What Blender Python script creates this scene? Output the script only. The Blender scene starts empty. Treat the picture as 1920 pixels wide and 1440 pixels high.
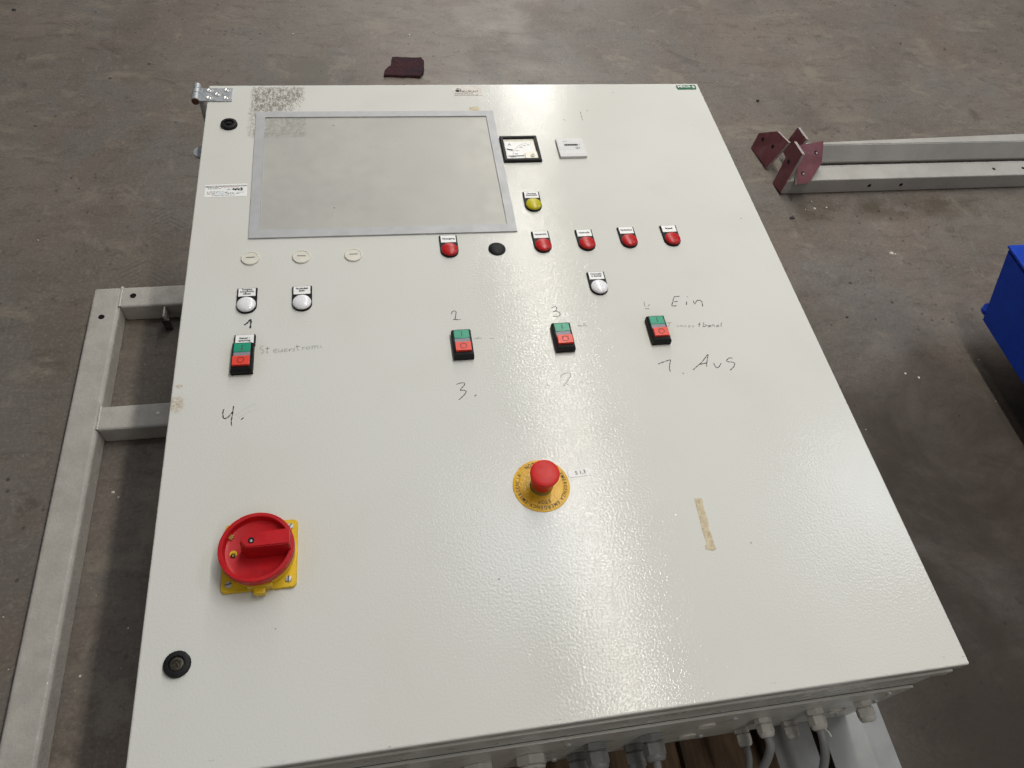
import bpy, bmesh, math, random
from mathutils import Vector, Matrix

# ---------------------------------------------------------------- set-up
SC = bpy.context.scene
COL = SC.collection
D = 0.50                     # height of the cabinet door above the hall floor (m)
PI = math.pi

cam_d = bpy.data.cameras.new('camera')
cam = bpy.data.objects.new('camera', cam_d); COL.objects.link(cam)
cam.location = (0.3030, -1.3470, 0.9134 + D)
cam.rotation_euler = (0.599185, -0.096286, -0.149502)
cam_d.sensor_fit = 'HORIZONTAL'; cam_d.sensor_width = 36.0; cam_d.lens = 26.148
cam_d.clip_start = 0.02; cam_d.clip_end = 200
SC.camera = cam

world = bpy.data.worlds.new('World'); SC.world = world; world.use_nodes = True
bg = world.node_tree.nodes['Background']
bg.inputs[0].default_value = (1.0, 0.98, 0.95, 1); bg.inputs[1].default_value = 0.135

SC.cycles.max_bounces = 6; SC.cycles.diffuse_bounces = 3; SC.cycles.glossy_bounces = 3
SC.view_settings.view_transform = 'Standard'
SC.view_settings.look = 'None'
SC.view_settings.exposure = 0.0
SC.view_settings.gamma = 1.0
SC.view_settings.use_curve_mapping = False

def area(name, loc, size, size_y, watts, col, rot=(0, 0, 0)):
    l = bpy.data.lights.new(name, 'AREA'); l.shape = 'RECTANGLE'
    l.size = size; l.size_y = size_y; l.energy = watts; l.color = col
    o = bpy.data.objects.new(name, l); COL.objects.link(o)
    o.location = loc; o.rotation_euler = rot
    return o

# long fluorescent batten over the cabinet (its reflection is the streak down the door)
area('ceiling_batten', (1.27, 0.80, D + 2.6), 0.10, 3.8, 71, (1.0, 0.955, 0.86))
# added fill lamps, unseen: one for the far floor, one for the gland side
area('far_floor_fill', (1.8, 7.0, D + 3.2), 0.2, 6.0, 190, (1.0, 0.96, 0.90))
area('rear_fill', (0.9, -2.2, D + 1.9), 0.2, 1.2, 9, (1.0, 0.96, 0.90))
# daylight domes in the roof
area('roof_dome', (1.42, 1.04, D + 5.0), 1.1, 1.1, 38, (0.78, 0.88, 1.0))
area('roof_dome', (4.70, 1.04, D + 5.0), 1.3, 1.3, 58, (0.78, 0.88, 1.0))
# added unseen light panel, brightens the far floor and its gloss
area('far_fill_panel', (2.0, 11.0, 2.4), 6.0, 4.4, 110, (0.90, 0.95, 1.0), (math.radians(-90), 0, 0))

# ---------------------------------------------------------------- materials
class NT:
    def __init__(s, name):
        s.m = bpy.data.materials.new(name); s.m.use_nodes = True
        s.t = s.m.node_tree; s.n = s.t.nodes; s.l = s.t.links
        s.b = s.n['Principled BSDF']
        s._c = None
    def put(s, node, key, v):
        i = node.inputs[key]
        if isinstance(v, bpy.types.NodeSocket): s.l.new(v, i)
        elif isinstance(v, (tuple, list)) and len(v) == 3 and i.type == 'RGBA': i.default_value = (*v, 1)
        else: i.default_value = v
    def node(s, typ, **kw):
        n = s.n.new(typ)
        for k, v in kw.items(): setattr(n, k, v)
        return n
    def co(s):
        if s._c is None: s._c = s.node('ShaderNodeTexCoord').outputs['Object']
        return s._c
    def xyz(s):
        n = s.node('ShaderNodeSeparateXYZ'); s.put(n, 0, s.co()); return n.outputs
    def mapping(s, scale=(1, 1, 1), rot=(0, 0, 0), loc=(0, 0, 0)):
        n = s.node('ShaderNodeMapping'); s.put(n, 0, s.co())
        n.inputs['Scale'].default_value = scale; n.inputs['Rotation'].default_value = rot; n.inputs['Location'].default_value = loc
        return n.outputs[0]
    def noise(s, scale, detail=2, rough=.5, dist=0, vec=None, out='Fac'):
        n = s.node('ShaderNodeTexNoise')
        s.put(n, 'Vector', vec or s.co()); s.put(n, 'Scale', scale); s.put(n, 'Detail', detail); s.put(n, 'Roughness', rough); s.put(n, 'Distortion', dist)
        return n.outputs[out]
    def voro(s, scale, vec=None, feature='F1', out='Distance', rnd=1.0):
        n = s.node('ShaderNodeTexVoronoi', feature=feature)
        s.put(n, 'Vector', vec or s.co()); s.put(n, 'Scale', scale); s.put(n, 'Randomness', rnd)
        return n.outputs[out]
    def mth(s, op, a, b=0.0, c=0.0):
        n = s.node('ShaderNodeMath', operation=op); s.put(n, 0, a); s.put(n, 1, b); s.put(n, 2, c); return n.outputs[0]
    def mr(s, v, a, b, c=0.0, d=1.0, typ='SMOOTHSTEP'):
        n = s.node('ShaderNodeMapRange', interpolation_type=typ); s.put(n, 0, v); s.put(n, 1, a); s.put(n, 2, b); s.put(n, 3, c); s.put(n, 4, d); return n.outputs[0]
    def mix(s, f, a, b, mode='MIX'):
        n = s.node('ShaderNodeMix', data_type='RGBA', blend_type=mode); s.put(n, 0, f); s.put(n, 6, a); s.put(n, 7, b); return n.outputs[2]
    def box(s, x0, x1, y0, y1, soft, wob=None):
        o = s.xyz()
        if wob is not None: o = (s.mth('ADD', o[0], wob), s.mth('ADD', o[1], wob))
        a = s.mth('MULTIPLY', s.mr(o[0], x0 - soft, x0 + soft), s.mr(o[0], x1 - soft, x1 + soft, 1, 0))
        b = s.mth('MULTIPLY', s.mr(o[1], y0 - soft, y0 + soft), s.mr(o[1], y1 - soft, y1 + soft, 1, 0))
        return s.mth('MULTIPLY', a, b)
    def bump(s, h, strength, dist, nrm=None):
        n = s.node('ShaderNodeBump'); s.put(n, 'Strength', strength); s.put(n, 'Distance', dist); s.put(n, 'Height', h)
        if nrm is not None: s.put(n, 'Normal', nrm)
        return n.outputs[0]
    def out(s, col, rough=.5, metal=0.0, nrm=None, **kw):
        s.put(s.b, 'Base Color', col); s.put(s.b, 'Roughness', rough); s.put(s.b, 'Metallic', metal)
        if nrm is not None: s.put(s.b, 'Normal', nrm)
        for k, v in kw.items(): s.put(s.b, k, v)
        return s.m

def plain(name, col, rough=.5, metal=0.0, var=.12, vs=60, bump=0.0, bs=300, **kw):
    g = NT(name)
    f = g.noise(vs, 4, .6)
    dark = tuple(c * (1 - var) for c in col); light = tuple(min(1, c * (1 + var)) for c in col)
    c = g.mix(g.mr(f, .3, .7), dark, light)
    r = g.mr(g.noise(vs * 1.7, 3, .6), .3, .7, max(.02, rough - .06), min(1, rough + .08))
    n = g.bump(g.noise(bs, 2, .5), bump, .001) if bump else None
    return g.out(c, r, metal, n, **kw)

PAINT = (0.636, 0.635, 0.604)

def door_material():
    g = NT('powder_coat_door')
    o = g.xyz()
    # faint yellowing and grime
    c = g.mix(g.mr(g.noise(2.2, 4, .55), .35, .7), PAINT, (0.613, 0.606, 0.567))
    c = g.mix(g.mth('MULTIPLY', g.mr(g.noise(9, 5, .65), .5, .8), .35), c, (0.585, 0.578, 0.525))
    # hand grime round the start switch
    def halo(cx, cy, rx, ry):
        dx = g.mth('DIVIDE', g.mth('SUBTRACT', o[0], cx), rx); dy = g.mth('DIVIDE', g.mth('SUBTRACT', o[1], -cy), ry)
        d = g.mth('SQRT', g.mth('ADD', g.mth('MULTIPLY', dx, dx), g.mth('MULTIPLY', dy, dy)))
        return g.mr(g.mth('ADD', d, g.mth('MULTIPLY', g.noise(40, 3), .5)), .55, 1.35, 1, 0)
    h = g.mth('MAXIMUM', halo(.096, .66, .035, .06), g.mth('MULTIPLY', halo(.735, .655, .032, .05), .8))
    h = g.mth('MAXIMUM', h, g.mth('MULTIPLY', halo(.579, .66, .028, .045), .5))
    h = g.mth('MAXIMUM', h, g.mth('MULTIPLY', halo(.135, .97, .07, .07), .7))
    c = g.mix(g.mth('MULTIPLY', h, .42), c, (0.50, 0.47, 0.38))
    # rest of tape glue at the top left corner, brown and torn
    wob = g.mth('MULTIPLY', g.mth('SUBTRACT', g.noise(120, 6, .75), .5), .030)
    gl = g.noise(420, 5, .8, .5)
    st = g.noise(170, 6, .8, .6, g.mapping((1, .5, 1), (0, 0, .5)))
    dens0 = g.mth('ADD', g.mth('MULTIPLY', gl, .55), g.mth('MULTIPLY', st, .5))
    dens = g.mr(dens0, .50, .56)
    fall = g.mr(g.mth('ADD', g.mth('ADD', o[0], wob), g.mth('MULTIPLY', o[1], -.75)), .185, .270, 1, 0)
    m1 = g.mth('MULTIPLY', g.mth('MULTIPLY', g.box(.082, .178, -.0845, -.007, .004, wob), 1.0), g.mr(g.mth('ADD', dens0, g.mth('MULTIPLY', g.mth('SUBTRACT', fall, 1.0), .16)), .485, .545))
    m2 = g.mth('MULTIPLY', g.mth('MULTIPLY', g.box(.080, .094, -.158, -.07, .005, wob), .75), dens)
    m = g.mth('MAXIMUM', m1, m2)
    c = g.mix(g.mth('MULTIPLY', m, .80), c, (0.125, 0.098, 0.070))
    # beige glue blots
    b1 = g.mth('MULTIPLY', g.mth('MAXIMUM', halo(.0085, .735, .013, .017), g.mth('MULTIPLY', halo(.010, .705, .007, .004), 1.0)), g.mr(g.noise(220, 4, .7), .38, .55))
    c = g.mix(g.mth('MULTIPLY', b1, .8), c, (0.42, 0.33, 0.22))
    # sparse dark specks and scuffs
    v = g.voro(26); vc = g.node('ShaderNodeSeparateColor'); g.put(vc, 0, g.voro(26, out='Color'))
    sp = g.mth('MULTIPLY', g.mr(v, .02, .045, 1, 0), g.mr(vc.outputs[0], .82, .84))
    c = g.mix(g.mth('MULTIPLY', sp, .75), c, (0.09, 0.08, 0.07))
    edge = g.mr(o[1], -1.212, -1.185, 1, 0)
    sc = g.mth('MULTIPLY', edge, g.mr(g.noise(95, 5, .75, .4, g.mapping((.55, 1.6, 1))), .655, .69))
    top = g.mth('MULTIPLY', g.box(.19, .42, -.07, 0, .01), g.mr(g.noise(80, 5, .75, .4, g.mapping((.5, 2.0, 1), (0, 0, .1))), .69, .72))
    c = g.mix(g.mth('MULTIPLY', g.mth('MAXIMUM', sc, top), .8), c, (0.16, 0.14, 0.12))
    # orange peel of the structured powder coat
    pe = g.noise(310, 1.2, .4, .2)
    nrm = g.bump(pe, .31, .00075)
    r = g.mr(g.noise(14, 4, .6), .3, .7, .09, .14)
    r = g.mth('MAXIMUM', r, g.mth('MULTIPLY', m, .7))
    return g.out(c, r, 0, nrm, **{'Specular IOR Level': .155})

def pane_material():
    g = NT('dusty_acrylic_sheet')
    o = g.xyz()
    c = g.mix(g.mr(g.noise(5, 5, .6), .3, .75), (0.40, 0.395, 0.37), (0.47, 0.455, 0.415))
    c = g.mix(g.mth('MULTIPLY', g.mr(g.noise(900, 2, .7), .4, .75), .35), c, (0.30, 0.29, 0.265))
    gl = g.mr(g.mth('ADD', g.mth('MULTIPLY', g.noise(420, 6, .8, .6), .6), g.mth('MULTIPLY', g.noise(130, 5, .75), .5)), .50, .60)
    wob = g.mth('MULTIPLY', g.mth('SUBTRACT', g.noise(120, 6, .75), .5), .016)
    m = g.mth('MULTIPLY', g.box(.095, .183, -.161, -.095, .004, wob), gl)
    c = g.mix(g.mth('MULTIPLY', m, .42), c, (0.14, 0.128, 0.11))
    scr = g.mr(g.noise(30, 5, .8, 1.5, g.mapping((.25, 2.5, 1), (0, 0, .25))), .70, .73)
    c = g.mix(g.mth('MULTIPLY', scr, .35), c, (0.56, 0.55, 0.52))
    v = g.voro(30); vc = g.node('ShaderNodeSeparateColor'); g.put(vc, 0, g.voro(30, out='Color'))
    c = g.mix(g.mth('MULTIPLY', g.mth('MULTIPLY', g.mr(v, .03, .07, 1, 0), g.mr(vc.outputs[0], .9, .91)), .7), c, (0.09, 0.08, 0.07))
    return g.out(c, g.mr(g.noise(40, 4), .3, .7, .38, .52), 0, g.bump(g.noise(700, 2, .6), .12, .0004))

def floor_material():
    g = NT('worn_concrete')
    o = g.xyz()
    big = g.noise(.9, 5, .6, .6)
    c = g.mix(g.mr(big, .38, .62), (0.143, 0.121, 0.101), (0.193, 0.168, 0.144))
    c = g.mix(g.mth('MULTIPLY', g.mr(g.noise(2.6, 6, .68, .8), .42, .66), .62), c, (0.121, 0.104, 0.091))
    # bluish wheel rub and reddish brown film
    c = g.mix(g.mth('MULTIPLY', g.mr(g.noise(1.7, 5, .65, 1.0, g.mapping((1, 1, 1), (0, 0, 0), (9, 4, 0))), .48, .64), .6), c, (0.148, 0.140, 0.131))
    c = g.mix(g.mth('MULTIPLY', g.mr(g.noise(1.3, 6, .7, .8, g.mapping((1, 1, 1), (0, 0, 0), (2, 14, 0))), .48, .66), .6), c, (0.168, 0.121, 0.100))
    c = g.mix(g.mth('MULTIPLY', g.mr(g.noise(4.2, 6, .7, .6, g.mapping((1, 1.4, 1), (0, 0, .6), (5, 2, 0))), .53, .66), .75), c, (0.230, 0.198, 0.158))
    # trowel marks: short stretched smears
    s1 = g.noise(16, 7, .78, .5, g.mapping((.6, 1.7, 1), (0, 0, .2)))
    c = g.mix(g.mth('MULTIPLY', g.mr(s1, .49, .66), .58), c, (0.094, 0.080, 0.066))
    s2 = g.noise(19, 7, .78, .4, g.mapping((1.3, .9, 1), (0, 0, -.5), (1, 8, 0)))
    c = g.mix(g.mth('MULTIPLY', g.mr(s2, .54, .70), .46), c, (0.263, 0.229, 0.192))
    # cement blotches and sand grains
    c = g.mix(g.mth('MULTIPLY', g.mr(g.noise(48, 6, .75, .3), .56, .67), .50), c, (0.084, 0.069, 0.059))
    c = g.mix(g.mth('MULTIPLY', g.mr(g.noise(130, 4, .75), .48, .66), .45), c, (0.252, 0.219, 0.181))
    c = g.mix(g.mth('MULTIPLY', g.mr(g.noise(210, 3, .7), .55, .68), .45), c, (0.078, 0.066, 0.055))
    # sharp black rubber scuffs and pits
    c = g.mix(g.mth('MULTIPLY', g.mr(g.noise(9, 7, .8, 2.0, g.mapping((1, 1.5, 1), (0, 0, .9))), .69, .74), .6), c, (0.055, 0.048, 0.043))
    v = g.voro(9); vc = g.node('ShaderNodeSeparateColor'); g.put(vc, 0, g.voro(9, out='Color'))
    c = g.mix(g.mth('MULTIPLY', g.mth('MULTIPLY', g.mr(v, .03, .06, 1, 0), g.mr(vc.outputs[0], .6, .62)), .85), c, (0.045, 0.04, 0.035))
    c = g.mix(g.mth('MULTIPLY', g.mr(g.noise(5.5, 7, .72, .7, g.mapping((1, 1.2, 1), (0, 0, .3), (7, 3, 0))), .60, .67), .50), c, (0.074, 0.064, 0.056))
    # pitted, dotted laitance
    pv = g.voro(38); pc = g.node('ShaderNodeSeparateColor'); g.put(pc, 0, g.voro(38, out='Color'))
    pm = g.mth('MULTIPLY', g.mr(pv, .10, .20, 1, 0), g.mr(pc.outputs[0], .50, .55))
    c = g.mix(g.mth('MULTIPLY', g.mth('MULTIPLY', pm, g.mr(g.noise(2.0, 4, .6, 0, g.mapping((1, 1, 1), (0, 0, 0), (4, 4, 0))), .42, .58)), .7), c, (0.052, 0.044, 0.037))
    # tyre tread prints left of the cabinet
    def tread(x0, x1, y0, y1, xc):
        z = g.mth('ADD', o[1], g.mth('MULTIPLY', g.mth('ABSOLUTE', g.mth('SUBTRACT', o[0], xc)), .7))
        w = g.mr(g.mth('SINE', g.mth('MULTIPLY', z, 420.0)), .1, .6)
        return g.mth('MULTIPLY', g.mth('MULTIPLY', w, g.box(x0, x1, y0, y1, .02)), g.mr(g.noise(28, 4, .7), .42, .58))
    tm = g.mth('MAXIMUM', tread(-.275, -.165, -1.91, -1.78, -.22), tread(-.32, -.20, -2.06, -1.965, -.26))
    tm = g.mth('MAXIMUM', tm, tread(-.67, -.57, -1.02, -.88, -.62))
    c = g.mix(g.mth('MULTIPLY', tm, .45), c, (0.067, 0.059, 0.052))
    # dull grey square of old floor paint and the lower tube's shadow painted on the floor
    ed = g.mr(g.noise(60, 4, .7), .3, .6)
    c = g.mix(g.mth('MULTIPLY', g.box(.066, .181, -1.30, -1.133, .004), .62), c, (0.138, 0.124, 0.101))
    c = g.mix(g.mth('MULTIPLY', g.mth('MULTIPLY', g.box(1.50, 2.1, -1.915, -1.835, .035), g.mr(g.noise(7, 5, .7), .35, .6)), .7), c, (0.054, 0.038, 0.017))
    # near-right shade painted into the colour along with oily dirt, ragged border
    shade_grad = g.mth('ADD', g.mr(o[1], -3.5, -1.9, 1, 0, 'LINEAR'), g.mth('MULTIPLY', g.mth('SUBTRACT', g.noise(1.5, 6, .65, .8), .5), 1.5))
    shade_mask = g.mth('MULTIPLY', g.mr(shade_grad, .0, .75), g.mr(o[0], .7, 1.35, .0, 1.0))
    c = g.mix(g.mth('MULTIPLY', shade_mask, .92), c, (0.030, 0.022, 0.016))
    hgt = g.mth('ADD', g.mth('MULTIPLY', g.noise(35, 6, .7), .7), g.mth('MULTIPLY', s1, .3))
    r = g.mr(g.noise(3.5, 5, .6), .3, .7, .40, .58)
    r = g.mth('MAXIMUM', r, g.mth('MULTIPLY', shade_mask, .80))
    return g.out(c, r, 0, g.bump(hgt, .35, .002), **{'Specular IOR Level': .35})

def frame_material():
    g = NT('brushed_on_grey_paint')
    c = g.mix(g.mr(g.noise(25, 5, .65), .3, .7), (0.42, 0.395, 0.365), (0.50, 0.475, 0.44))
    ch = g.mr(g.noise(55, 5, .8, .5), .735, .75)
    c = g.mix(ch, c, (0.05, 0.045, 0.04))
    ch2 = g.mr(g.noise(75, 4, .8, .5, g.mapping((1, 1, 1), (0, 0, 0), (3, 1, 2))), .74, .755)
    c = g.mix(ch2, c, (0.72, 0.70, 0.66))
    c = g.mix(g.mth('MULTIPLY', g.mr(g.noise(7, 5, .6), .45, .75), .3), c, (0.27, 0.25, 0.225))
    n = g.bump(g.noise(190, 2.5, .55, .4), .62, .0016)
    return g.out(c, g.mr(g.noise(30, 3), .3, .7, .18, .30), 0, n)

def beam_material():
    g = NT('chipped_grey_paint')
    c = g.mix(g.mr(g.noise(8, 5, .65), .3, .7), (0.37, 0.355, 0.33), (0.45, 0.435, 0.405))
    o = g.xyz()
    ch = g.mr(g.noise(120, 5, .8, .4, g.mapping((.5, 1, 1))), .645, .665)
    zone = g.mr(g.noise(4, 2, .5), .46, .56)
    c = g.mix(g.mth('MULTIPLY', ch, zone), c, (0.20, 0.035, 0.03))
    c = g.mix(g.mr(g.noise(48, 5, .8, .5, g.mapping((1, 1, 1), (0, 0, 0), (3, 7, 1))), .73, .75), c, (0.07, 0.06, 0.05))
    return g.out(c, .42, 0, g.bump(g.noise(60, 3, .6), .15, .001))

def primer_material():
    g = NT('red_oxide_primer')
    c = g.mix(g.mr(g.noise(14, 5, .65), .3, .7), (0.105, 0.026, 0.034), (0.165, 0.045, 0.055))
    c = g.mix(g.mth('MULTIPLY', g.mr(g.noise(30, 4, .7, .3), .5, .8), .5), c, (0.16, 0.105, 0.13))
    c = g.mix(g.mr(g.noise(95, 4, .8), .72, .74), c, (0.35, 0.3, 0.3))
    return g.out(c, .5, 0, g.bump(g.noise(120, 3, .6), .2, .001))

def wood_material():
    g = NT('weathered_pine')
    vec = g.mapping((14, 1.0, 14))
    ring = g.noise(5, 6, .7, .8, vec)
    c = g.mix(g.mr(ring, .3, .7), (0.085, 0.048, 0.024), (0.235, 0.150, 0.082))
    c = g.mix(g.mth('MULTIPLY', g.mr(g.noise(6, 5, .65), .45, .75), .55), c, (0.055, 0.036, 0.022))
    return g.out(c, .75, 0, g.bump(g.noise(14, 6, .75, 0, vec), .4, .002))

def disc_material():
    g = NT('crinkled_yellow_foil')
    v = g.noise(95, 3, .6, 1.8)
    c = g.mix(g.mr(g.noise(25, 4, .6), .3, .7), (0.62, 0.34, 0.015), (0.74, 0.43, 0.03))
    return g.out(c, .26, 0, g.bump(v, .8, .0014), **{'Specular IOR Level': .35})

def tape_material():
    g = NT('yellowed_tape')
    c = g.mix(g.mr(g.noise(110, 4, .7, .6), .35, .68), (0.56, 0.47, 0.31), (0.36, 0.28, 0.17))
    return g.out(c, .5, 0, g.bump(g.noise(150, 3, .6), .4, .0008))

def galv_material():
    g = NT('zinc_plated_steel')
    c = g.mix(g.mr(g.noise(120, 5, .7), .3, .7), (0.34, 0.36, 0.38), (0.50, 0.52, 0.55))
    c = g.mix(g.mth('MULTIPLY', g.mr(g.noise(60, 4, .7), .55, .75), .5), c, (0.30, 0.25, 0.20))
    return g.out(c, g.mr(g.noise(60, 3), .3, .7, .42, .58), .6)

def pad_material():
    g = NT('maroon_scouring_fleece')
    c = g.mix(g.mr(g.noise(260, 4, .8), .3, .7), (0.010, 0.004, 0.006), (0.085, 0.018, 0.026))
    c = g.mix(g.mth('MULTIPLY', g.mr(g.noise(22, 3, .6), .45, .7), .6), c, (0.014, 0.010, 0.022))
    return g.out(c, .95, 0, g.bump(g.noise(300, 4, .8), 1.0, .004))

M = {}
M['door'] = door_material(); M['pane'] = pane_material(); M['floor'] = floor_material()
M['frame'] = frame_material(); M['beam'] = beam_material(); M['primer'] = primer_material()
M['wood'] = wood_material(); M['disc'] = disc_material(); M['tape'] = tape_material(); M['zinc'] = galv_material(); M['pad'] = pad_material()
M['body'] = plain('powder_coat_body', (0.575, 0.57, 0.52), .30, 0, .06, 12, .35, 320)
M['channel'] = plain('grey_enamel', (0.25, 0.255, 0.255), .42, 0, .10, 18, .25, 160)
M['alu'] = plain('anodised_aluminium', (0.425, 0.43, 0.44), .55, .10, .05, 40, .05, 900)
M['black'] = plain('black_plastic', (0.006, 0.006, 0.007), .5, 0, .25, 60, .12, 500, **{'Specular IOR Level': .22})
M['rubber'] = plain('black_rubber', (0.008, 0.008, 0.010), .55, 0, .3, 80, .2, 400, **{'Specular IOR Level': .25})
M['lock'] = plain('dull_lock_core', (0.055, 0.046, 0.034), .45, .4, .35, 150)
M['card'] = plain('label_paper', (0.80, 0.80, 0.79), .5, 0, .03, 80)
M['ink'] = plain('black_print', (0.012, 0.012, 0.013), .6, 0, .2, 200)
M['pen'] = plain('felt_pen_ink', (0.022, 0.022, 0.026), .55, 0, .4, 400)
M['very_faint'] = plain('wiped_pencil', (0.43, 0.435, 0.41), .5, 0, .2, 500)
M['faint'] = plain('rubbed_off_ink', (0.31, 0.31, 0.30), .5, 0, .22, 500)
M['mid'] = plain('half_rubbed_ink', (0.16, 0.16, 0.155), .5, 0, .4, 500)
M['green_key'] = plain('green_key_plastic', (0.010, 0.28, 0.165), .38, 0, .08, 90)
M['red_key'] = plain('red_key_plastic', (0.74, 0.058, 0.034), .38, 0, .06, 90)
M['clear_key'] = plain('smoky_clear_plastic', (0.25, 0.25, 0.28), .42, 0, .10, 120, **{'Specular IOR Level': .3})
M['white_lens'] = plain('opal_white_lens', (0.80, 0.79, 0.82), .25, 0, .02, 60, **{'Coat Weight': .4})
M['red_lens'] = plain('red_lens', (0.46, 0.010, 0.012), .32, 0, .10, 160, **{'Specular IOR Level': .35})
M['yellow_lens'] = plain('yellow_lens', (0.50, 0.43, 0.008), .30, 0, .10, 160, **{'Specular IOR Level': .35})
M['estop'] = plain('red_mushroom_plastic', (0.56, 0.018, 0.015), .42, 0, .06, 60, **{'Specular IOR Level': .22})
M['knob'] = plain('red_knob_plastic', (0.46, 0.009, 0.014), .40, 0, .08, 50, .06, 300, **{'Specular IOR Level': .28})
M['yellow'] = plain('yellow_plate_plastic', (0.66, 0.43, 0.012), .42, 0, .10, 40, .05, 300)
M['collar'] = plain('brass_yellow_collar', (0.30, 0.215, 0.05), .4, .2, .15, 80)
M['steel'] = plain('bright_screw_steel', (0.66, 0.66, 0.65), .36, .7, .15, 300)
M['gland'] = plain('light_grey_polyamide', (0.58, 0.56, 0.52), .5, 0, .08, 70, .05, 400)
M['gland_dark'] = plain('dark_grey_polyamide', (0.235, 0.24, 0.24), .5, 0, .08, 70, .05, 400)
M['cable'] = plain('grey_cable_sheath', (0.24, 0.245, 0.25), .5, 0, .08, 50)
M['plug'] = plain('cream_blanking_plastic', (0.66, 0.635, 0.56), .4, 0, .04, 60)
M['counter'] = plain('pale_grey_plastic', (0.60, 0.60, 0.60), .4, 0, .03, 70)
M['line'] = plain('fine_grey_print', (0.42, 0.42, 0.42), .6, 0, .1, 200)
M['dial'] = plain('white_dial_face', (0.78, 0.78, 0.77), .4, 0, .02, 90)
M['ivory'] = plain('ivory_meter_plastic', (0.74, 0.70, 0.60), .35, 0, .03, 90)
M['badge'] = plain('green_badge', (0.006, 0.115, 0.062), .35, 0, .08, 90)
M['white_ink'] = plain('white_print', (0.78, 0.79, 0.77), .5, 0, .03, 90)
M['old_label'] = plain('aged_paper_sticker', (0.58, 0.535, 0.49), .5, 0, .12, 70)
M['blue_ink'] = plain('pale_blue_print', (0.30, 0.50, 0.58), .6, 0, .1, 200)
M['red_ink'] = plain('red_print', (0.55, 0.16, 0.14), .6, 0, .1, 200)
M['blue'] = plain('blue_hammer_enamel', (0.003, 0.042, 0.40), .42, 0, .10, 30, .35, 260, **{'Specular IOR Level': .3})
M['dark_steel'] = plain('dark_bare_steel', (0.08, 0.075, 0.07), .5, .5, .3, 60)
M['chip_white'] = plain('pale_mortar_crumbs', (0.62, 0.58, 0.51), .8, 0, .2, 300)
M['chip_dark'] = plain('dark_crumbs', (0.04, 0.035, 0.03), .8, 0, .3, 300)
M['torn_edge'] = plain('sawn_plate_edge', (0.42, 0.37, 0.35), .55, .2, .2, 120)
M['gap'] = plain('black_seal_foam', (0.018, 0.017, 0.016), .9, 0, .2, 80)

# ---------------------------------------------------------------- mesh helpers
def box(bm, x0, x1, y0, y1, z0, z1, bev=0.0, seg=2):
    r = bmesh.ops.create_cube(bm, size=1.0)
    vs = r['verts']
    for v in vs:
        v.co = Vector(((x0 + x1) / 2 + v.co.x * (x1 - x0), (y0 + y1) / 2 + v.co.y * (y1 - y0), (z0 + z1) / 2 + v.co.z * (z1 - z0)))
    if bev > 0:
        es = list({e for v in vs for e in v.link_edges})
        bmesh.ops.bevel(bm, geom=es, offset=bev, segments=seg, affect='EDGES', profile=.5)

def prism(bm, pts, z0, z1, top_inset=0.0):
    """polygon (ccw) extruded from z0 to z1"""
    n = len(pts)
    cx = sum(p[0] for p in pts) / n; cy = sum(p[1] for p in pts) / n
    lo = [bm.verts.new((p[0], p[1], z0)) for p in pts]
    k = 1 - top_inset
    hi = [bm.verts.new((cx + (p[0] - cx) * k, cy + (p[1] - cy) * k, z1)) for p in pts]
    bm.faces.new(list(reversed(lo))); bm.faces.new(hi)
    for i in range(n):
        j = (i + 1) % n
        bm.faces.new((lo[i], lo[j], hi[j], hi[i]))

def lathe(bm, prof, n=32, axis='Z', loc=(0, 0, 0), cap0=True, cap1=True):
    """prof: list of (radius, height)"""
    loc = Vector(loc)
    rings = []
    for r, h in prof:
        ring = []
        for i in range(n):
            a = 2 * PI * i / n
            p = (r * math.cos(a), r * math.sin(a), h)
            if axis == 'Y': p = (p[0], p[2], -p[1])
            if axis == '-Y': p = (p[0], -p[2], p[1])
            if axis == 'X': p = (p[2], p[0], p[1])
            ring.append(bm.verts.new(loc + Vector(p)))
        rings.append(ring)
    for a, b in zip(rings, rings[1:]):
        for i in range(n):
            j = (i + 1) % n
            bm.faces.new((a[i], a[j], b[j], b[i]))
    if cap0: bm.faces.new(list(reversed(rings[0])))
    if cap1: bm.faces.new(rings[-1])

def hexa(bm, r, y0, y1, loc, n=6, axis='-Y'):
    lathe(bm, [(r * .94, y0), (r, y0 + .0008), (r, y1 - .0008), (r * .94, y1)], n, axis, loc)

def tube(bm, path, r, n=10):
    pts = [Vector(p) for p in path]
    rings = []
    up = Vector((0, 0, 1))
    for i, p in enumerate(pts):
        t = (pts[min(i + 1, len(pts) - 1)] - pts[max(i - 1, 0)]).normalized()
        s = t.cross(up)
        if s.length < 1e-4: s = Vector((1, 0, 0))
        s.normalize(); u = s.cross(t)
        rings.append([bm.verts.new(p + s * (r * math.cos(2 * PI * k / n)) + u * (r * math.sin(2 * PI * k / n))) for k in range(n)])
    for a, b in zip(rings, rings[1:]):
        for i in range(n):
            j = (i + 1) % n
            bm.faces.new((a[i], b[i], b[j], a[j]))
    bm.faces.new(rings[0]); bm.faces.new(list(reversed(rings[-1])))

def smooth_path(pts, k=6):
    out = []
    P = [Vector(p) for p in pts]
    P = [P[0] * 2 - P[1]] + P + [P[-1] * 2 - P[-2]]
    for i in range(1, len(P) - 2):
        for j in range(k):
            t = j / k
            a, b, c, d = P[i - 1], P[i], P[i + 1], P[i + 2]
            out.append(.5 * ((2 * b) + (c - a) * t + (2 * a - 5 * b + 4 * c - d) * t * t + (3 * b - 3 * c + d - a) * t ** 3))
    out.append(P[-2])
    return out

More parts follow.
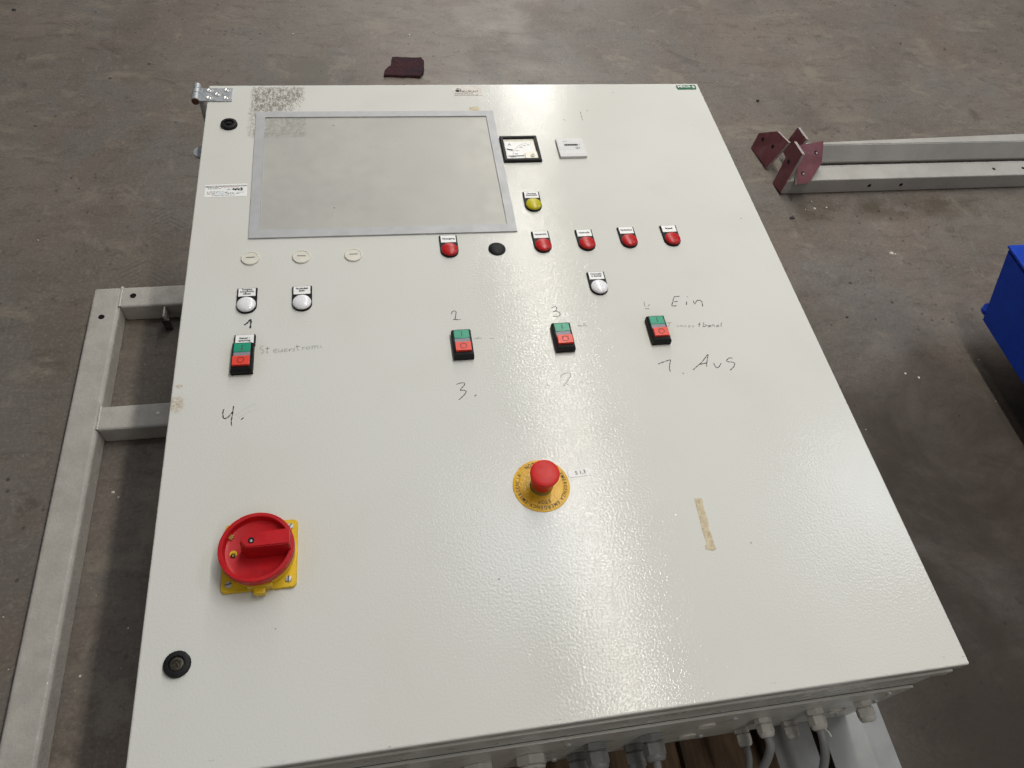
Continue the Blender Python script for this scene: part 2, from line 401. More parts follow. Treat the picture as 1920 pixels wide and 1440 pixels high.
def mesh_of(bm, name, mat, smooth=True):
    bmesh.ops.recalc_face_normals(bm, faces=bm.faces[:])
    me = bpy.data.meshes.new(name); bm.to_mesh(me); bm.free()
    if mat is not None: me.materials.append(M[mat] if isinstance(mat, str) else mat)
    if smooth:
        try: me.set_sharp_from_angle(angle=math.radians(28))
        except Exception: pass
        tot = sum(p.area for p in me.polygons)
        for p in me.polygons: p.use_smooth = p.area < .06 * tot      # keep the big flats flat beside their rounded edges
    return me

def obj(name, me, loc=(0, 0, 0), parent=None, rot=(0, 0, 0)):
    """loc is local to the parent"""
    o = bpy.data.objects.new(name, me); COL.objects.link(o)
    o.location = loc; o.rotation_euler = rot
    if parent is not None: o.parent = parent
    return o

def tag(o, label, cat=None, group=None, kind=None):
    if label: o['label'] = label
    if cat: o['category'] = cat
    if group: o['group'] = group
    if kind: o['kind'] = kind
    return o

def W(x, y, z=0.0):
    """door coordinates (x right, y towards the viewer, z below the door face) to the world"""
    return Vector((x, -y, D - z))

TXT = {}
def text_mesh(s, size, mat, bold=0.0, xs=1.0, align='CENTER'):
    key = (s, size, str(mat), bold, xs, align)
    if key in TXT: return TXT[key]
    cu = bpy.data.curves.new('lettering', 'FONT'); cu.body = s; cu.size = size; cu.offset = bold * size
    cu.align_x = align; cu.align_y = 'CENTER'; cu.resolution_u = 3; cu.space_line = .95
    o = bpy.data.objects.new('lettering', cu); COL.objects.link(o)
    bpy.context.view_layer.update()
    me = bpy.data.meshes.new_from_object(o.evaluated_get(bpy.context.evaluated_depsgraph_get()))
    bpy.data.objects.remove(o); bpy.data.curves.remove(cu)
    if xs != 1.0: me.transform(Matrix.Diagonal((xs, 1, 1, 1)))
    me.name = 'lettering'; me.materials.clear(); me.materials.append(M[mat])
    TXT[key] = me
    return me

def ribbon(bm, pts, w, z=0.0):
    """flat pen stroke through 2-D points, slightly uneven in width"""
    P = smooth_path([(p[0], p[1], z) for p in pts], 5) if len(pts) > 2 else [Vector((p[0], p[1], z)) for p in pts]
    prev = None
    for i, p in enumerate(P):
        t = (P[min(i + 1, len(P) - 1)] - P[max(i - 1, 0)])
        if t.length < 1e-9: continue
        t.normalize(); s = Vector((-t.y, t.x, 0))
        ww = w * (.5 + .16 * math.sin(i * 1.7) + .08 * math.sin(i * 4.1))
        a, b = bm.verts.new(p + s * ww), bm.verts.new(p - s * ww)
        if prev: bm.faces.new((prev[0], prev[1], b, a))
        prev = (a, b)

random.seed(4)

# ================================================================ the setting
bm = bmesh.new()
bmesh.ops.create_grid(bm, x_segments=2, y_segments=2, size=14)
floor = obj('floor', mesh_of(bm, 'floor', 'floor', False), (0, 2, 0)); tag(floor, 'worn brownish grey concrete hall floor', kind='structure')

# crumbs of mortar and dirt
def chips(name, label, mat, spots):
    bm = bmesh.new()
    for x, y, r in spots:
        n = random.randint(4, 6); a0 = random.random() * 6
        pts = [(x + r * random.uniform(.6, 1.2) * math.cos(a0 + 2 * PI * i / n), y + r * random.uniform(.5, 1.1) * math.sin(a0 + 2 * PI * i / n)) for i in range(n)]
        prism(bm, pts, .0005, .0005 + r * random.uniform(.25, .6), .35)
    o = obj(name, mesh_of(bm, name, mat, False)); tag(o, label, name.replace('_', ' '), kind='stuff')

def rs(k, x0, x1, y0, y1, a, b):
    return [(random.uniform(x0, x1), random.uniform(y0, y1), a + (b - a) * random.random() ** 3) for _ in range(k)]
white = rs(60, -2.2, 3.2, .35, 3.0, .0012, .005) + rs(30, 1.15, 2.4, -1.0, .3, .0008, .003) + rs(22, -1.2, -.35, -1.1, .4, .001, .004) + rs(14, -.28, -.1, -1.0, -.2, .001, .003)
white += [(1.72, -.06, .008), (1.730, -.063, .005), (1.56, .13, .005), (1.60, .133, .004), (1.57, -.46, .004), (1.60, -.475, .004), (-.252, -.60, .004), (-.241, -.612, .003)]
dark = rs(70, -2.2, 3.2, .3, 3.2, .002, .008) + rs(24, 1.15, 2.3, -1.0, .3, .001, .005) + rs(18, -1.2, -.35, -1.0, .4, .001, .004) + [(1.475, .095, .010)]
chips('mortar_crumbs', 'pale mortar crumbs scattered over the concrete floor', 'chip_white', white)
chips('dirt_crumbs', 'dark dirt crumbs scattered over the concrete floor', 'chip_dark', dark)

# ================================================================ the control cabinet
CAB = bpy.data.objects.new('control_cabinet', None); COL.objects.link(CAB)
CAB.empty_display_size = .1
CABLOC = Vector((.5, -.606, D - .325)); CAB.location = CABLOC
tag(CAB, 'light grey steel control cabinet lying on its back, buttons and lamps on its door', 'control cabinet')
DW, DH = 1.0, 1.212
def on_door(x, y, h=0.0):
    return W(x, y, -h) - CABLOC

# body: tray with a folded flange, seen along its lower side
bm = bmesh.new()
box(bm, .004, .996, -1.2085, -.006, D - .325, D - .031, .002)
me = mesh_of(bm, 'body', 'body'); me.transform(Matrix.Translation(-CABLOC)); body = obj('body', me, (0, 0, 0), CAB)
bm = bmesh.new()
box(bm, .010, .990, -1.2045, -.012, D - .031, D - .0205)
me = mesh_of(bm, 'door_seal', 'gap', False); me.transform(Matrix.Translation(-CABLOC)); obj('door_seal', me, (0, 0, 0), CAB)
bm = bmesh.new()
box(bm, .0, .9975, -1.2125, -1.2087, D - .050, D - .0335, .0012)
me = mesh_of(bm, 'body_flange', 'body'); me.transform(Matrix.Translation(-CABLOC)); obj('body_flange', me, (0, 0, 0), CAB)

# door leaf with rolled edges
bm = bmesh.new()
box(bm, 0, DW, -DH, 0, -.0205, 0, .0026, 3)
door = obj('door', mesh_of(bm, 'door', 'door'), on_door(0, 0), CAB)
tag(door, 'textured light grey door with handwritten numbers')

def P(name, me, x, y, h=0.0, parent=CAB, rot=0.0, label=None):
    o = obj(name, me, on_door(x, y, h), parent, (0, 0, rot))
    if label: o['label'] = label
    return o

# ---- pen marks on the door (1/10 mm door coordinates)
INK = {
'one':[[(937,5995),(980,5955),(1017,5902),(1030,5921),(1024,6067)]],
'two':[[(4076,5999),(4092,5958),(4125,5939),(4151,5963),(4142,6017),(4121,6105),(4093,6107)],[(4093,6112),(4176,6122)],[(4190,6121),(4207,6122)]],
'three':[[(5706,5987),(5739,5965),(5775,5973),(5783,6011),(5744,6058),(5713,6067),(5766,6060),(5811,6096),(5809,6143),(5760,6171),(5697,6159)]],
'three_dot':[[(4009,7342),(4071,7324),(4123,7325),(4131,7353),(4088,7405),(4057,7450),(4109,7454),(4139,7480),(4114,7525),(4062,7576),(4019,7615)],[(4250,7573),(4282,7552)]],
'two_dot':[[(5588,7353),(5616,7314),(5693,7276),(5741,7280),(5755,7317),(5721,7380),(5660,7449),(5607,7509)],[(5662,7473),(5685,7495)],[(5891,7467),(5906,7478)]],
'ein':[[(7912,5883),(7815,5896),(7764,5994),(7724,6068),(7731,6082),(7808,6083)],[(7785,6001),(7850,5990)],[(8037,5901),(8050,5912)],[(8001,6010),(7977,6076)],[(8122,5998),(8125,6066),(8184,6002),(8234,5992),(8263,6027),(8256,6075),(8249,6133)]],
'four_faint':[[(7271,5957),(7259,6061)],[(7247,6108),(7322,6113)],[(7313,6059),(7353,6024)]],
'eins_aus':[[(7175,7223),(7265,7196),(7377,7162),(7394,7172),(7361,7246),(7336,7321),(7333,7385)],[(7522,7419),(7535,7435)],[(7703,7381),(7786,7323),(7901,7238),(8020,7117),(8035,7118),(7991,7210),(7942,7336)],[(7849,7285),(7958,7268)],[(8081,7278),(8085,7339),(8104,7371),(8147,7352),(8199,7293)],[(8418,7209),(8368,7202),(8309,7244),(8323,7272),(8393,7286),(8421,7314),(8387,7372),(8307,7434)]],
'band_faint':[[(7535,6428),(7619,6428)],[(7579,6435),(7557,6489),(7539,6515)],[(7685,6516),(7713,6500),(7722,6523)],[(7751,6525),(7756,6498),(7787,6505),(7788,6529)],[(7812,6526),(7840,6507),(7841,6531)],[(7879,6558),(7889,6513),(7915,6515),(7900,6538)],[(7942,6526),(7968,6517),(7968,6541),(7946,6539)]],
'band':[[(8091,6462),(8055,6552)],[(8058,6497),(8096,6496)],[(8165,6464),(8127,6548),(8166,6546),(8193,6522),(8168,6513)],[(8249,6526),(8213,6542),(8223,6561),(8259,6530),(8249,6561)],[(8277,6559),(8290,6529),(8318,6527),(8322,6564)],[(8409,6534),(8368,6542),(8360,6567),(8401,6559)],[(8467,6489),(8437,6543),(8447,6570)]],
'steuer':[[(1229,6416),(1191,6424),(1186,6457),(1218,6484),(1239,6519),(1208,6549),(1193,6545)],[(1287,6432),(1284,6539),(1303,6540)],[(1262,6471),(1319,6464)],[(1378,6521),(1422,6500),(1409,6483),(1378,6505),(1385,6547),(1430,6545)],[(1448,6494),(1449,6535),(1481,6538),(1499,6498),(1504,6544)],[(1531,6525),(1569,6507),(1556,6489),(1529,6517),(1542,6551),(1580,6537)],[(1601,6497),(1606,6547)],[(1604,6522),(1627,6499),(1640,6505)],[(1685,6487),(1659,6502),(1679,6525),(1666,6544),(1651,6539)],[(1710,6431),(1724,6523),(1743,6525)],[(1697,6472),(1755,6459)],[(1788,6479),(1794,6529)],[(1792,6500),(1826,6478)],[(1865,6476),(1846,6500),(1865,6526),(1897,6512),(1891,6478),(1865,6476)],[(1930,6473),(1936,6532)],[(1934,6490),(1962,6467),(1975,6526)],[(1975,6485),(2008,6462),(2020,6521)],[(2047,6473),(2075,6517)]],
'four':[[(731,7488),(721,7542),(737,7638),(793,7625),(850,7543)],[(858,7444),(852,7565),(841,7695),(850,7765)],[(969,7681),(1004,7649)]],
'swoosh':[[(881,7611),(1036,7493),(1160,7437)],[(918,7648),(1075,7563),(1199,7519)]],
'smudge':[[(4373,6531),(4400,6500),(4420,6525),(4441,6490),(4460,6520),(4500,6508)],[(6060,6395),(6075,6365),(6090,6400),(6110,6370),(6130,6398)],[(6150,6392),(6165,6345),(6180,6395),(6210,6385)],[(4617,6528),(4671,6536)],[(4923,6493),(4931,6538)]],
'scratch':[[(7212,931),(7205,1103),(7203,1217)],[(7357,877),(7365,921)],[(6815,1168),(6848,1211)]],
}
STYLE = {'one': ('pen', .0024), 'two': ('pen', .0012), 'three': ('pen', .0011), 'three_dot': ('pen', .0012), 'two_dot': ('mid', .0010),
         'ein': ('pen', .0013), 'four_faint': ('mid', .0010), 'eins_aus': ('pen', .0012), 'band_faint': ('faint', .0011), 'band': ('mid', .0012),
         'steuer': ('very_faint', .0014), 'four': ('pen', .0014), 'swoosh': ('very_faint', .00022), 'smudge': ('faint', .0010), 'scratch': ('mid', .0011)}
SAY = {'one': 'thick black pen figure 1', 'two': 'black pen figure 2', 'three': 'black pen figure 3', 'three_dot': 'black pen 3 with a dot', 'two_dot': 'thin pen 2 with a dot',
       'ein': 'black pen word Ein', 'four_faint': 'rubbed-off pen figure', 'eins_aus': 'black pen 1. Aus', 'band_faint': 'rubbed-off start of a pen word', 'band': 'half rubbed-off pen word ending in band',
       'steuer': 'faint grey pen word Steuerstrom', 'four': 'black pen 4 with a dot', 'swoosh': 'faint wiping marks', 'smudge': 'faint pen smudge', 'scratch': 'thin scratch in the paint'}
ITEMS = []
for k, strokes in INK.items():
    ITEMS += [(k, [st]) for st in strokes] if k in ('swoosh', 'smudge', 'scratch') else [(k, strokes)]
for k, strokes in ITEMS:
    mt, w = STYLE[k]
    cx = sum(p[0] for s in strokes for p in s) / sum(len(s) for s in strokes) / 1e4
    cy = sum(p[1] for s in strokes for p in s) / sum(len(s) for s in strokes) / 1e4
    bm = bmesh.new()
    for s in strokes:
        ribbon(bm, [(p[0] / 1e4 - cx, -(p[1] / 1e4 - cy)) for p in s], w)
    nm = 'paint_scratch' if k in ('scratch', 'swoosh') else 'pen_smudge' if k == 'smudge' else 'handwriting'
    o = obj(nm, mesh_of(bm, nm, mt, False), (cx, -cy, .00025), door)
    o['label'] = SAY[k]

# ---- window sheet in an aluminium frame
OUT = [(.0920, .0875), (.5425, .0905), (.5402, .4252), (.0920, .4190)]
INN = [(.1088, .1045), (.5268, .1076), (.5250, .4072), (.1088, .4020)]
wx, wy = .3168, .2556
bm = bmesh.new()
def quad_ring(bm, A, B, zA0, zA1, zB0, zB1):
    a0 = [bm.verts.new((p[0] - wx, -(p[1] - wy), zA0)) for p in A]; a1 = [bm.verts.new((p[0] - wx, -(p[1] - wy), zA1)) for p in A]
    b0 = [bm.verts.new((p[0] - wx, -(p[1] - wy), zB0)) for p in B]; b1 = [bm.verts.new((p[0] - wx, -(p[1] - wy), zB1)) for p in B]
    for i in range(4):
        j = (i + 1) % 4
        bm.faces.new((a0[i], a0[j], a1[j], a1[i])); bm.faces.new((a1[i], a1[j], b1[j], b1[i]))
        bm.faces.new((b1[i], b1[j], b0[j], b0[i])); bm.faces.new((b0[i], b0[j], a0[j], a0[i]))
quad_ring(bm, OUT, INN, .0002, .0030, .0002, .0036)
wf = P('window_frame', mesh_of(bm, 'window_frame', 'alu', False), wx, wy, label='flat aluminium frame round a dull grey sheet')
bm = bmesh.new()
prism(bm, [(p[0], -p[1]) for p in reversed(INN)], .0004, .0014)
pn = obj('window_pane', mesh_of(bm, 'window_pane', 'pane', False), (-wx, wy, 0), wf)

# ---- round black door locks
def lock(x, y, slot):
    bm = bmesh.new()
    lathe(bm, [(.0150, 0), (.0150, .003), (.0142, .0052), (.0120, .0060), (.0088, .0060), (.0082, .0030)], 40, cap0=False, cap1=True)
    o = P('cam_lock', mesh_of(bm, 'cam_lock', 'rubber'), x, y)
    bm = bmesh.new()
    if slot:
        lathe(bm, [(.0076, .0030), (.0076, .0042), (.0060, .0048), (.0042, .0048), (.0040, .0034)], 28)
    else:
        box(bm, -.0050, .0050, -.0022, .0022, .003, .0053, .0006)
    k = obj('lock_core', mesh_of(bm, 'lock_core', 'lock' if slot else 'black'), (0, 0, 0), o)
    if slot:
        bm = bmesh.new(); box(bm, -.0006, .0006, -.0035, .0035, .0036, .0052, .0002)
        obj('key_bit', mesh_of(bm, 'key_bit', 'lock'), (.0012, -.001, 0), o, (0, 0, .5))
    return o
lock(.0448, .1225, False)
lock(.0432, 1.0915, True)

# ---- zinc hinge at the top left corner
bm = bmesh.new()
box(bm, -.0125, .0457, -.0522, -.0125, 0, .0024, .0008)
hg = obj('hinge', mesh_of(bm, 'hinge', 'zinc'), on_door(0, 0, .0002), CAB); hg['label'] = 'zinc-plated hinge on the corner of the door'
bm = bmesh.new()
for y0, y1 in ((-.0205, -.0060), (-.0345, -.0210), (-.0545, -.0350)):
    lathe(bm, [(.0064, y0), (.0075, y0 + .0006), (.0075, y1 - .0006), (.0064, y1)], 24, 'Y')
obj('hinge_knuckle', mesh_of(bm, 'hinge_knuckle', 'zinc'), (-.0195, 0, .0030), hg)
bm = bmesh.new(); lathe(bm, [(.0066, 0), (.0066, .0018)], 16, '-Y'); obj('hinge_pin', mesh_of(bm, 'hinge_pin', plain('rusty_pin', (.09, .035, .02), .7)), (-.0195, -.0542, .0030), hg)
bm = bmesh.new(); box(bm, -.0145, -.0120, -.052, -.0125, -.048, -.0005, .0006); obj('hinge_leaf', mesh_of(bm, 'hinge_leaf', 'zinc'), (0, 0, 0), hg)
for rx, ry in ((.0040, -.0200), (.0360, -.0195), (.0195, -.0325), (.0048, -.0430), (.0360, -.0440)):
    bm = bmesh.new(); lathe(bm, [(.0064, 0), (.0062, .0010), (.0046, .0012), (.0028, .0002), (.0014, .0009)], 20); obj('rivet', mesh_of(bm, 'rivet', 'steel'), (rx, ry, .0022), hg)
# lifting lug on the side wall
bm = bmesh.new()
pts = [(0, -.016)] + [(-.016 * math.cos(a), .016 * math.sin(a)) for a in [(-80 + 20 * i) * PI / 180 for i in range(9)]] + [(0, .016)]
prism(bm, pts, 0, .005)
lug = obj('wall_lug', mesh_of(bm, 'wall_lug', 'zinc', False), W(-.012, .139, .050) - CABLOC, CAB)

# ---- stickers and badges
def quad(name, pts, mat, t=.0003, parent=CAB, label=None):
    cx = sum(p[0] for p in pts) / len(pts); cy = sum(p[1] for p in pts) / len(pts)
    bm = bmesh.new(); prism(bm, [(p[0] - cx, -(p[1] - cy)) for p in reversed(pts)], .0001, t)
    return P(name, mesh_of(bm, name, mat, False), cx, cy, 0, parent, 0, label)
def dashes(bm, x0, x1, y, h, seed):
    """illegible small print: word-long strokes"""
    r = random.Random(seed); x = x0
    while x < x1:
        w = min(r.uniform(.0025, .008), x1 - x)
        n = max(1, int(w / .0011))
        for i in range(n):
            a = x + i * w / n
            hh = h * r.choice((.7, .7, 1.0, .8))
            box(bm, a, a + w / n * .72, y, y + hh, 0, .00006)
        x += w + .0014
def small_print(parent, lines, mat, z=.00036):
    bm = bmesh.new()
    for i, (x0, x1, y, h) in enumerate(lines): dashes(bm, x0, x1, y, h, i + len(lines) * 7)
    return obj('small_print', mesh_of(bm, 'small_print', mat, False), (0, 0, z), parent)

s = quad('inventory_sticker', [(.0142, .2846), (.0838, .2834), (.0846, .3152), (.0150, .3158)], 'card', label='white numbered monitoring sticker left of the window')
s.rotation_euler = (0, 0, 0)
obj('lettering', text_mesh('MONITORING-KONTROLLSTATION', .0048, 'ink', .025, .88), (0, .0106, .00036), s, (0, 0, .015))
small_print(s, [(-.031, -.012, .0068, .0016), (-.030, -.006, .0040, .0016)], 'ink')
small_print(s, [(-.009, .022, .0074, .0016)], 'red_ink')
obj('lettering', text_mesh('Nr.:', .0042, 'ink', .015), (.0055, .0020, .00036), s)
bm = bmesh.new()
for st in ([(0, 4), (-1, 1), (2.6, 1.2)], [(2.2, 3), (1.8, -1)], [(4.2, 4), (3.4, 1.2), (6.6, 1.3)], [(6.2, 3.2), (5.8, -1)], [(7.6, 3.4), (9.2, 3.9), (9.6, 2.6), (8.2, 1.6), (9.8, .9), (9.2, -.6), (7.4, -.6)]):
    ribbon(bm, [(a * .0014, b * .0013) for a, b in st], .0021)
obj('handwriting', mesh_of(bm, 'handwriting', 'pen', False), (.0130, .0004, .00038), s)
small_print(s, [(-.031, -.010, -.0040, .0018), (-.031, -.014, -.0068, .0013), (.002, .014, -.0068, .0013), (.018, .030, -.0060, .0013), (-.031, -.016, -.0094, .0013), (.002, .024, -.0090, .0013), (-.022, .016, -.0126, .0014)], 'ink')
small_print(s, [(-.011, .000, -.0068, .0014), (-.011, .000, -.0094, .0014), (-.010, .004, -.0036, .0014)], 'blue_ink')
bm = bmesh.new(); box(bm, 0, .0022, 0, .0020, 0, .0001); obj('tick_mark', mesh_of(bm, 'tick_mark', 'ink', False), (-.0005, -.0066, .00036), s)

s = quad('maker_sticker', [(.4695, .0052), (.5300, .0056), (.5285, .0375), (.5020, .0382), (.4712, .0384), (.4688, .0200)], 'old_label', label='aged silver paper sticker at the top edge of the door')
obj('lettering', text_mesh('NELUPLAST', .0090, 'ink', .018, .80), (.0085, -.0010, .00036), s)
bm = bmesh.new(); lathe(bm, [(.0046, 0), (.0046, .00006)], 20, loc=(-.0150, .0020, 0))
ribbon(bm, [(-.0165, .0085), (-.012, .0095), (-.0085, .006), (-.008, .000)], .0018)
obj('emblem', mesh_of(bm, 'emblem', 'ink', False), (0, 0, .00036), s)
small_print(s, [(-.022, .016, -.0080, .0020), (-.022, .026, -.0130, .0024)], 'ink')

quad('paper_scrap', [(.4975, .0760), (.5070, .0742), (.5155, .0738), (.5165, .0872), (.5060, .0866), (.4973, .0868)], 'tape')

s = quad('maker_badge', [(.9496, .0085), (.9916, .0070), (.9925, .0110), (.9912, .0216), (.9492, .0216), (.9484, .0120)], 'badge', .0012, label='small green badge in the far right corner of the door')
obj('lettering', text_mesh('M', .0115, 'white_ink', .02, .95), (-.0150, -.0004, .0013), s)
obj('lettering', text_mesh('OELLER', .0082, 'white_ink', .02, .74), (-.0008, .0006, .0013), s)
bm = bmesh.new(); ribbon(bm, [(.0022 * math.cos(a * PI / 4), .0042 * math.sin(a * PI / 4)) for a in range(9)], .0010); ribbon(bm, [(0, -.003), (0, .003)], .0010)
obj('emblem', mesh_of(bm, 'emblem', 'white_ink', False), (.0158, 0, .0013), s)

s = quad('terminal_tag', [(.5391, .8929), (.5680, .8908), (.5688, .9017), (.5398, .9030)], 'card', .0007, label='white paper tag S 1.3 beside the emergency stop')
obj('lettering', text_mesh('S 1.3', .0080, 'ink', .015, 1.0), (.003, .0005, .00080), s, (0, 0, .06))

s = quad('tape_remnant', [(.7086, .9520), (.7196, .9530), (.7178, .9700), (.7186, .9830), (.7160, .9990), (.7170, 1.0130), (.7165, 1.0205), (.7172, 1.0275), (.7120, 1.0290), (.7030, 1.0262), (.7035, 1.0205), (.7066, 1.0190), (.7058, 1.0000), (.7076, .9780)], 'tape', .0004, label='strip of yellowed tape on the lower right of the door')

# ---- ammeter and hour counter
bm = bmesh.new()
AH = .006
a, b = .0360, .0303
def rect(w, h=None): h = h or w; return [(-w, -h), (w, -h), (w, h), (-w, h)]
lo = [bm.verts.new((x, y, 0)) for x, y in rect(a)]; hi = [bm.verts.new((x, y, AH - .0012)) for x, y in rect(a)]; h2 = [bm.verts.new((x, y, AH)) for x, y in rect(a - .0012)]
i1 = [bm.verts.new((x, y, AH)) for x, y in rect(b)]; i0 = [bm.verts.new((x, y, .0012)) for x, y in rect(b)]
for A, B in ((lo, hi), (hi, h2), (h2, i1), (i1, i0)):
    for i in range(4): bm.faces.new((A[i], A[(i + 1) % 4], B[(i + 1) % 4], B[i]))
AX, AY = .5800, .2080
am = P('ammeter', mesh_of(bm, 'ammeter', 'black', False), AX, AY, label='square ammeter with a black frame')
bm = bmesh.new(); box(bm, -b + .0002, b - .0002, -b + .0002, b - .0002, .0005, .0018); obj('dial', mesh_of(bm, 'dial', 'ivory', False), (0, 0, 0), am)
bm = bmesh.new(); box(bm, -.028, .024, -.0265, .0215, .0019, .0022); obj('dial_plate', mesh_of(bm, 'dial_plate', 'dial', False), (0, 0, 0), am)
obj('lettering', text_mesh('A', .0095, 'mid', .01), (-.0195, .0135, .0024), am)
bm = bmesh.new()
cxm, cym, rm = .0225, -.0215, .0405
for i in range(19):
    an = PI - i * (PI / 2) / 18; l = .0032 if i % 3 == 0 else .0018
    ribbon(bm, [(cxm + rm * math.cos(an), cym + rm * math.sin(an)), (cxm + (rm - l) * math.cos(an), cym + (rm - l) * math.sin(an))], .0006, .0024)
obj('scale_marks', mesh_of(bm, 'scale_marks', 'ink', False), (0, 0, 0), am)
bm = bmesh.new()
for i, an in enumerate((168, 150, 128, 112, 98)):
    an *= PI / 180; x, y = cxm + (rm - .0075) * math.cos(an), cym + (rm - .0075) * math.sin(an)
    dashes(bm, x - .003, x + .003, y, .0021, i)
obj('scale_figures', mesh_of(bm, 'scale_figures', 'ink', False), (0, 0, .0024), am)
bm = bmesh.new(); ribbon(bm, [(-.0262, -.0200), (.0045, -.0195)], .0014, .0030); ribbon(bm, [(-.023, -.0225), (-.012, -.0222)], .0007, .0030); obj('pointer', mesh_of(bm, 'pointer', 'ink', False), (0, 0, 0), am)
bm = bmesh.new(); ribbon(bm, [(-.0265, .0005), (-.0215, -.0012), (-.0150, -.0030)], .0022, .0031); obj('limit_mark', mesh_of(bm, 'limit_mark', 'ink', False), (0, 0, 0), am)
bm = bmesh.new()
pts = [(.030, -.030), (.030, -.0095), (.009, -.0095), (.0062, -.0125), (.0055, -.030)]
prism(bm, list(reversed(pts)), .0020, .0040); obj('movement_cover', mesh_of(bm, 'movement_cover', 'ivory', False), (0, 0, 0), am)
bm = bmesh.new(); lathe(bm, [(.0046, .004), (.0046, .0056), (.0040, .0060), (.0026, .0060), (.0024, .0050)], 24, loc=(.0205, -.0205, 0)); obj('zero_screw', mesh_of(bm, 'zero_screw', 'ivory'), (0, 0, 0), am)
bm = bmesh.new(); box(bm, .0180, .0230, -.0210, -.0200, .0051, .0063); obj('screw_slot', mesh_of(bm, 'screw_slot', 'line', False), (0, 0, 0), am)

bm = bmesh.new(); box(bm, -.0265, .0265, -.0265, .0265, 0, .0058, .0012)
hc = P('hour_counter', mesh_of(bm, 'hour_counter', 'counter'), .6790, .2090, label='pale grey square hour counter')
bm = bmesh.new(); box(bm, -.0128, .0138, .0040, .0088, .0059, .0061); obj('counter_window', mesh_of(bm, 'counter_window', 'black', False), (0, 0, 0), hc)
bm = bmesh.new()
for i in range(7):
    x = -.0112 + i * .0036
    ribbon(bm, [(x, .0052), (x + .0012, .0052), (x + .0012, .0076), (x, .0076)], .0004, .00625)
obj('counter_digits', mesh_of(bm, 'counter_digits', 'line', False), (0, 0, 0), hc)
obj('lettering', text_mesh('h', .0048, 'ink', .01), (.0168, .0062, .0060), hc)
small_print(hc, [(-.014, -.004, .0165, .0018)], 'ink', .0060)
small_print(hc, [(-.002, .006, .0165, .0014)], 'line', .0060)
bm = bmesh.new()
for y in (.0118, -.0005, -.0065, -.0205): box(bm, -.0250, .0250, y, y + .0004, .00585, .00595)
obj('panel_lines', mesh_of(bm, 'panel_lines', 'line', False), (0, 0, 0), hc)
bm = bmesh.new(); ribbon(bm, [(.0085, -.001), (.0085, -.0055), (.0112, -.0055), (.0112, -.001), (.0085, -.001)], .0009, .0061); ribbon(bm, [(.0125, -.001), (.0150, -.001), (.0150, -.0055)], .0009, .0061); ribbon(bm, [(.0128, -.0035), (.0150, -.0035)], .0008, .0061)
obj('symbol', mesh_of(bm, 'symbol', 'ink', False), (0, 0, 0), hc)

# ---- indicator lamps with label carriers
def carrier_mesh():
    bm = bmesh.new()
    pts = [(-.015, .0345), (-.015, 0)] + [(.015 * math.cos(a), .015 * math.sin(a)) for a in [PI + PI * i / 20 for i in range(1, 20)]] + [(.015, 0), (.015, .0345)]
    prism(bm, pts, 0, .0028); prism(bm, pts, .0028, .0036, .03)
    return mesh_of(bm, 'indicator_light', 'black')
def lens_mesh(mat):
    bm = bmesh.new()
    lathe(bm, [(.0138, .0034), (.0138, .0058), (.0132, .0070), (.0112, .0083), (.0080, .0092), (.0042, .0098), (.0008, .0100)], 36)
    return mesh_of(bm, 'lens', mat)
def opal_mesh():
    bm = bmesh.new()
    lathe(bm, [(.0140, .0034), (.0142, .0050), (.0134, .0068), (.0112, .0085), (.0080, .0096), (.0042, .0102), (.0008, .0104)], 36)
    return mesh_of(bm, 'lens', 'white_lens')
CARR = carrier_mesh(); LENS = {'red': lens_mesh('red_lens'), 'yellow': lens_mesh('yellow_lens'), 'white': opal_mesh()}
bm = bmesh.new(); box(bm, -.0128, .0128, .0175, .0332, .0034, .0039); CARD = mesh_of(bm, 'label_card', 'card', False)
bm = bmesh.new()
lathe(bm, [(.0128, 0), (.0136, .0009), (.0139, 0)], 36, cap0=False, cap1=False)
RIM = mesh_of(bm, 'lens_rim', 'black')
def lamp(x, ytop, colour, lines, label):
    o = P('indicator_light', CARR, x, ytop + .0345, .0001, CAB, random.uniform(-.012, .012), label)
    obj('lens', LENS[colour], (0, 0, 0), o); obj('label_card', CARD, (0, 0, 0), o)
    n = len(lines)
    big = max(len(l) for l in lines)
    size = .0055 if n < 2 else .0050 if n < 3 else .0046
    for i, l in enumerate(lines):
        w = len(l) * size * .56
        xs = min(1.0, .0250 / w)
        dy = (n - 1) / 2 - i
        obj('lettering', text_mesh(l, size, 'ink', .03, xs), (0, .0259 + dy * (.0046 if n < 3 else .0044) + (.0006 if n > 1 else 0), .0041), o)
    return o
lamp(.5795, .3275, 'yellow', ['Überlast', 'Schneidmühle'], 'yellow lamp labelled Überlast Schneidmühle')
lamp(.5795, .4280, 'red', ['Schneidmühle'], 'red lamp labelled Schneidmühle')
lamp(.6575, .4278, 'red', ['Hydraulik'], 'red lamp labelled Hydraulik')
lamp(.7345, .4252, 'red', ['Förderband'], 'red lamp labelled Förderband')
lamp(.8140, .4252, 'red', ['Metall'], 'red lamp labelled Metall')
lamp(.4186, .4300, 'red', ['Absaugung'], 'red lamp labelled Absaugung below the window corner')
lamp(.0955, .5285, 'white', ['Freigabe', 'Schneidmühle', 'öffnen'], 'white lamp labelled Freigabe Schneidmühle öffnen')
lamp(.1785, .5295, 'white', ['Nachlaufzeit', 'aktiv'], 'white lamp labelled Nachlaufzeit aktiv')
lamp(.6572, .5280, 'white', ['Hydraulik', 'in Betrieb'], 'white lamp labelled Hydraulik in Betrieb')

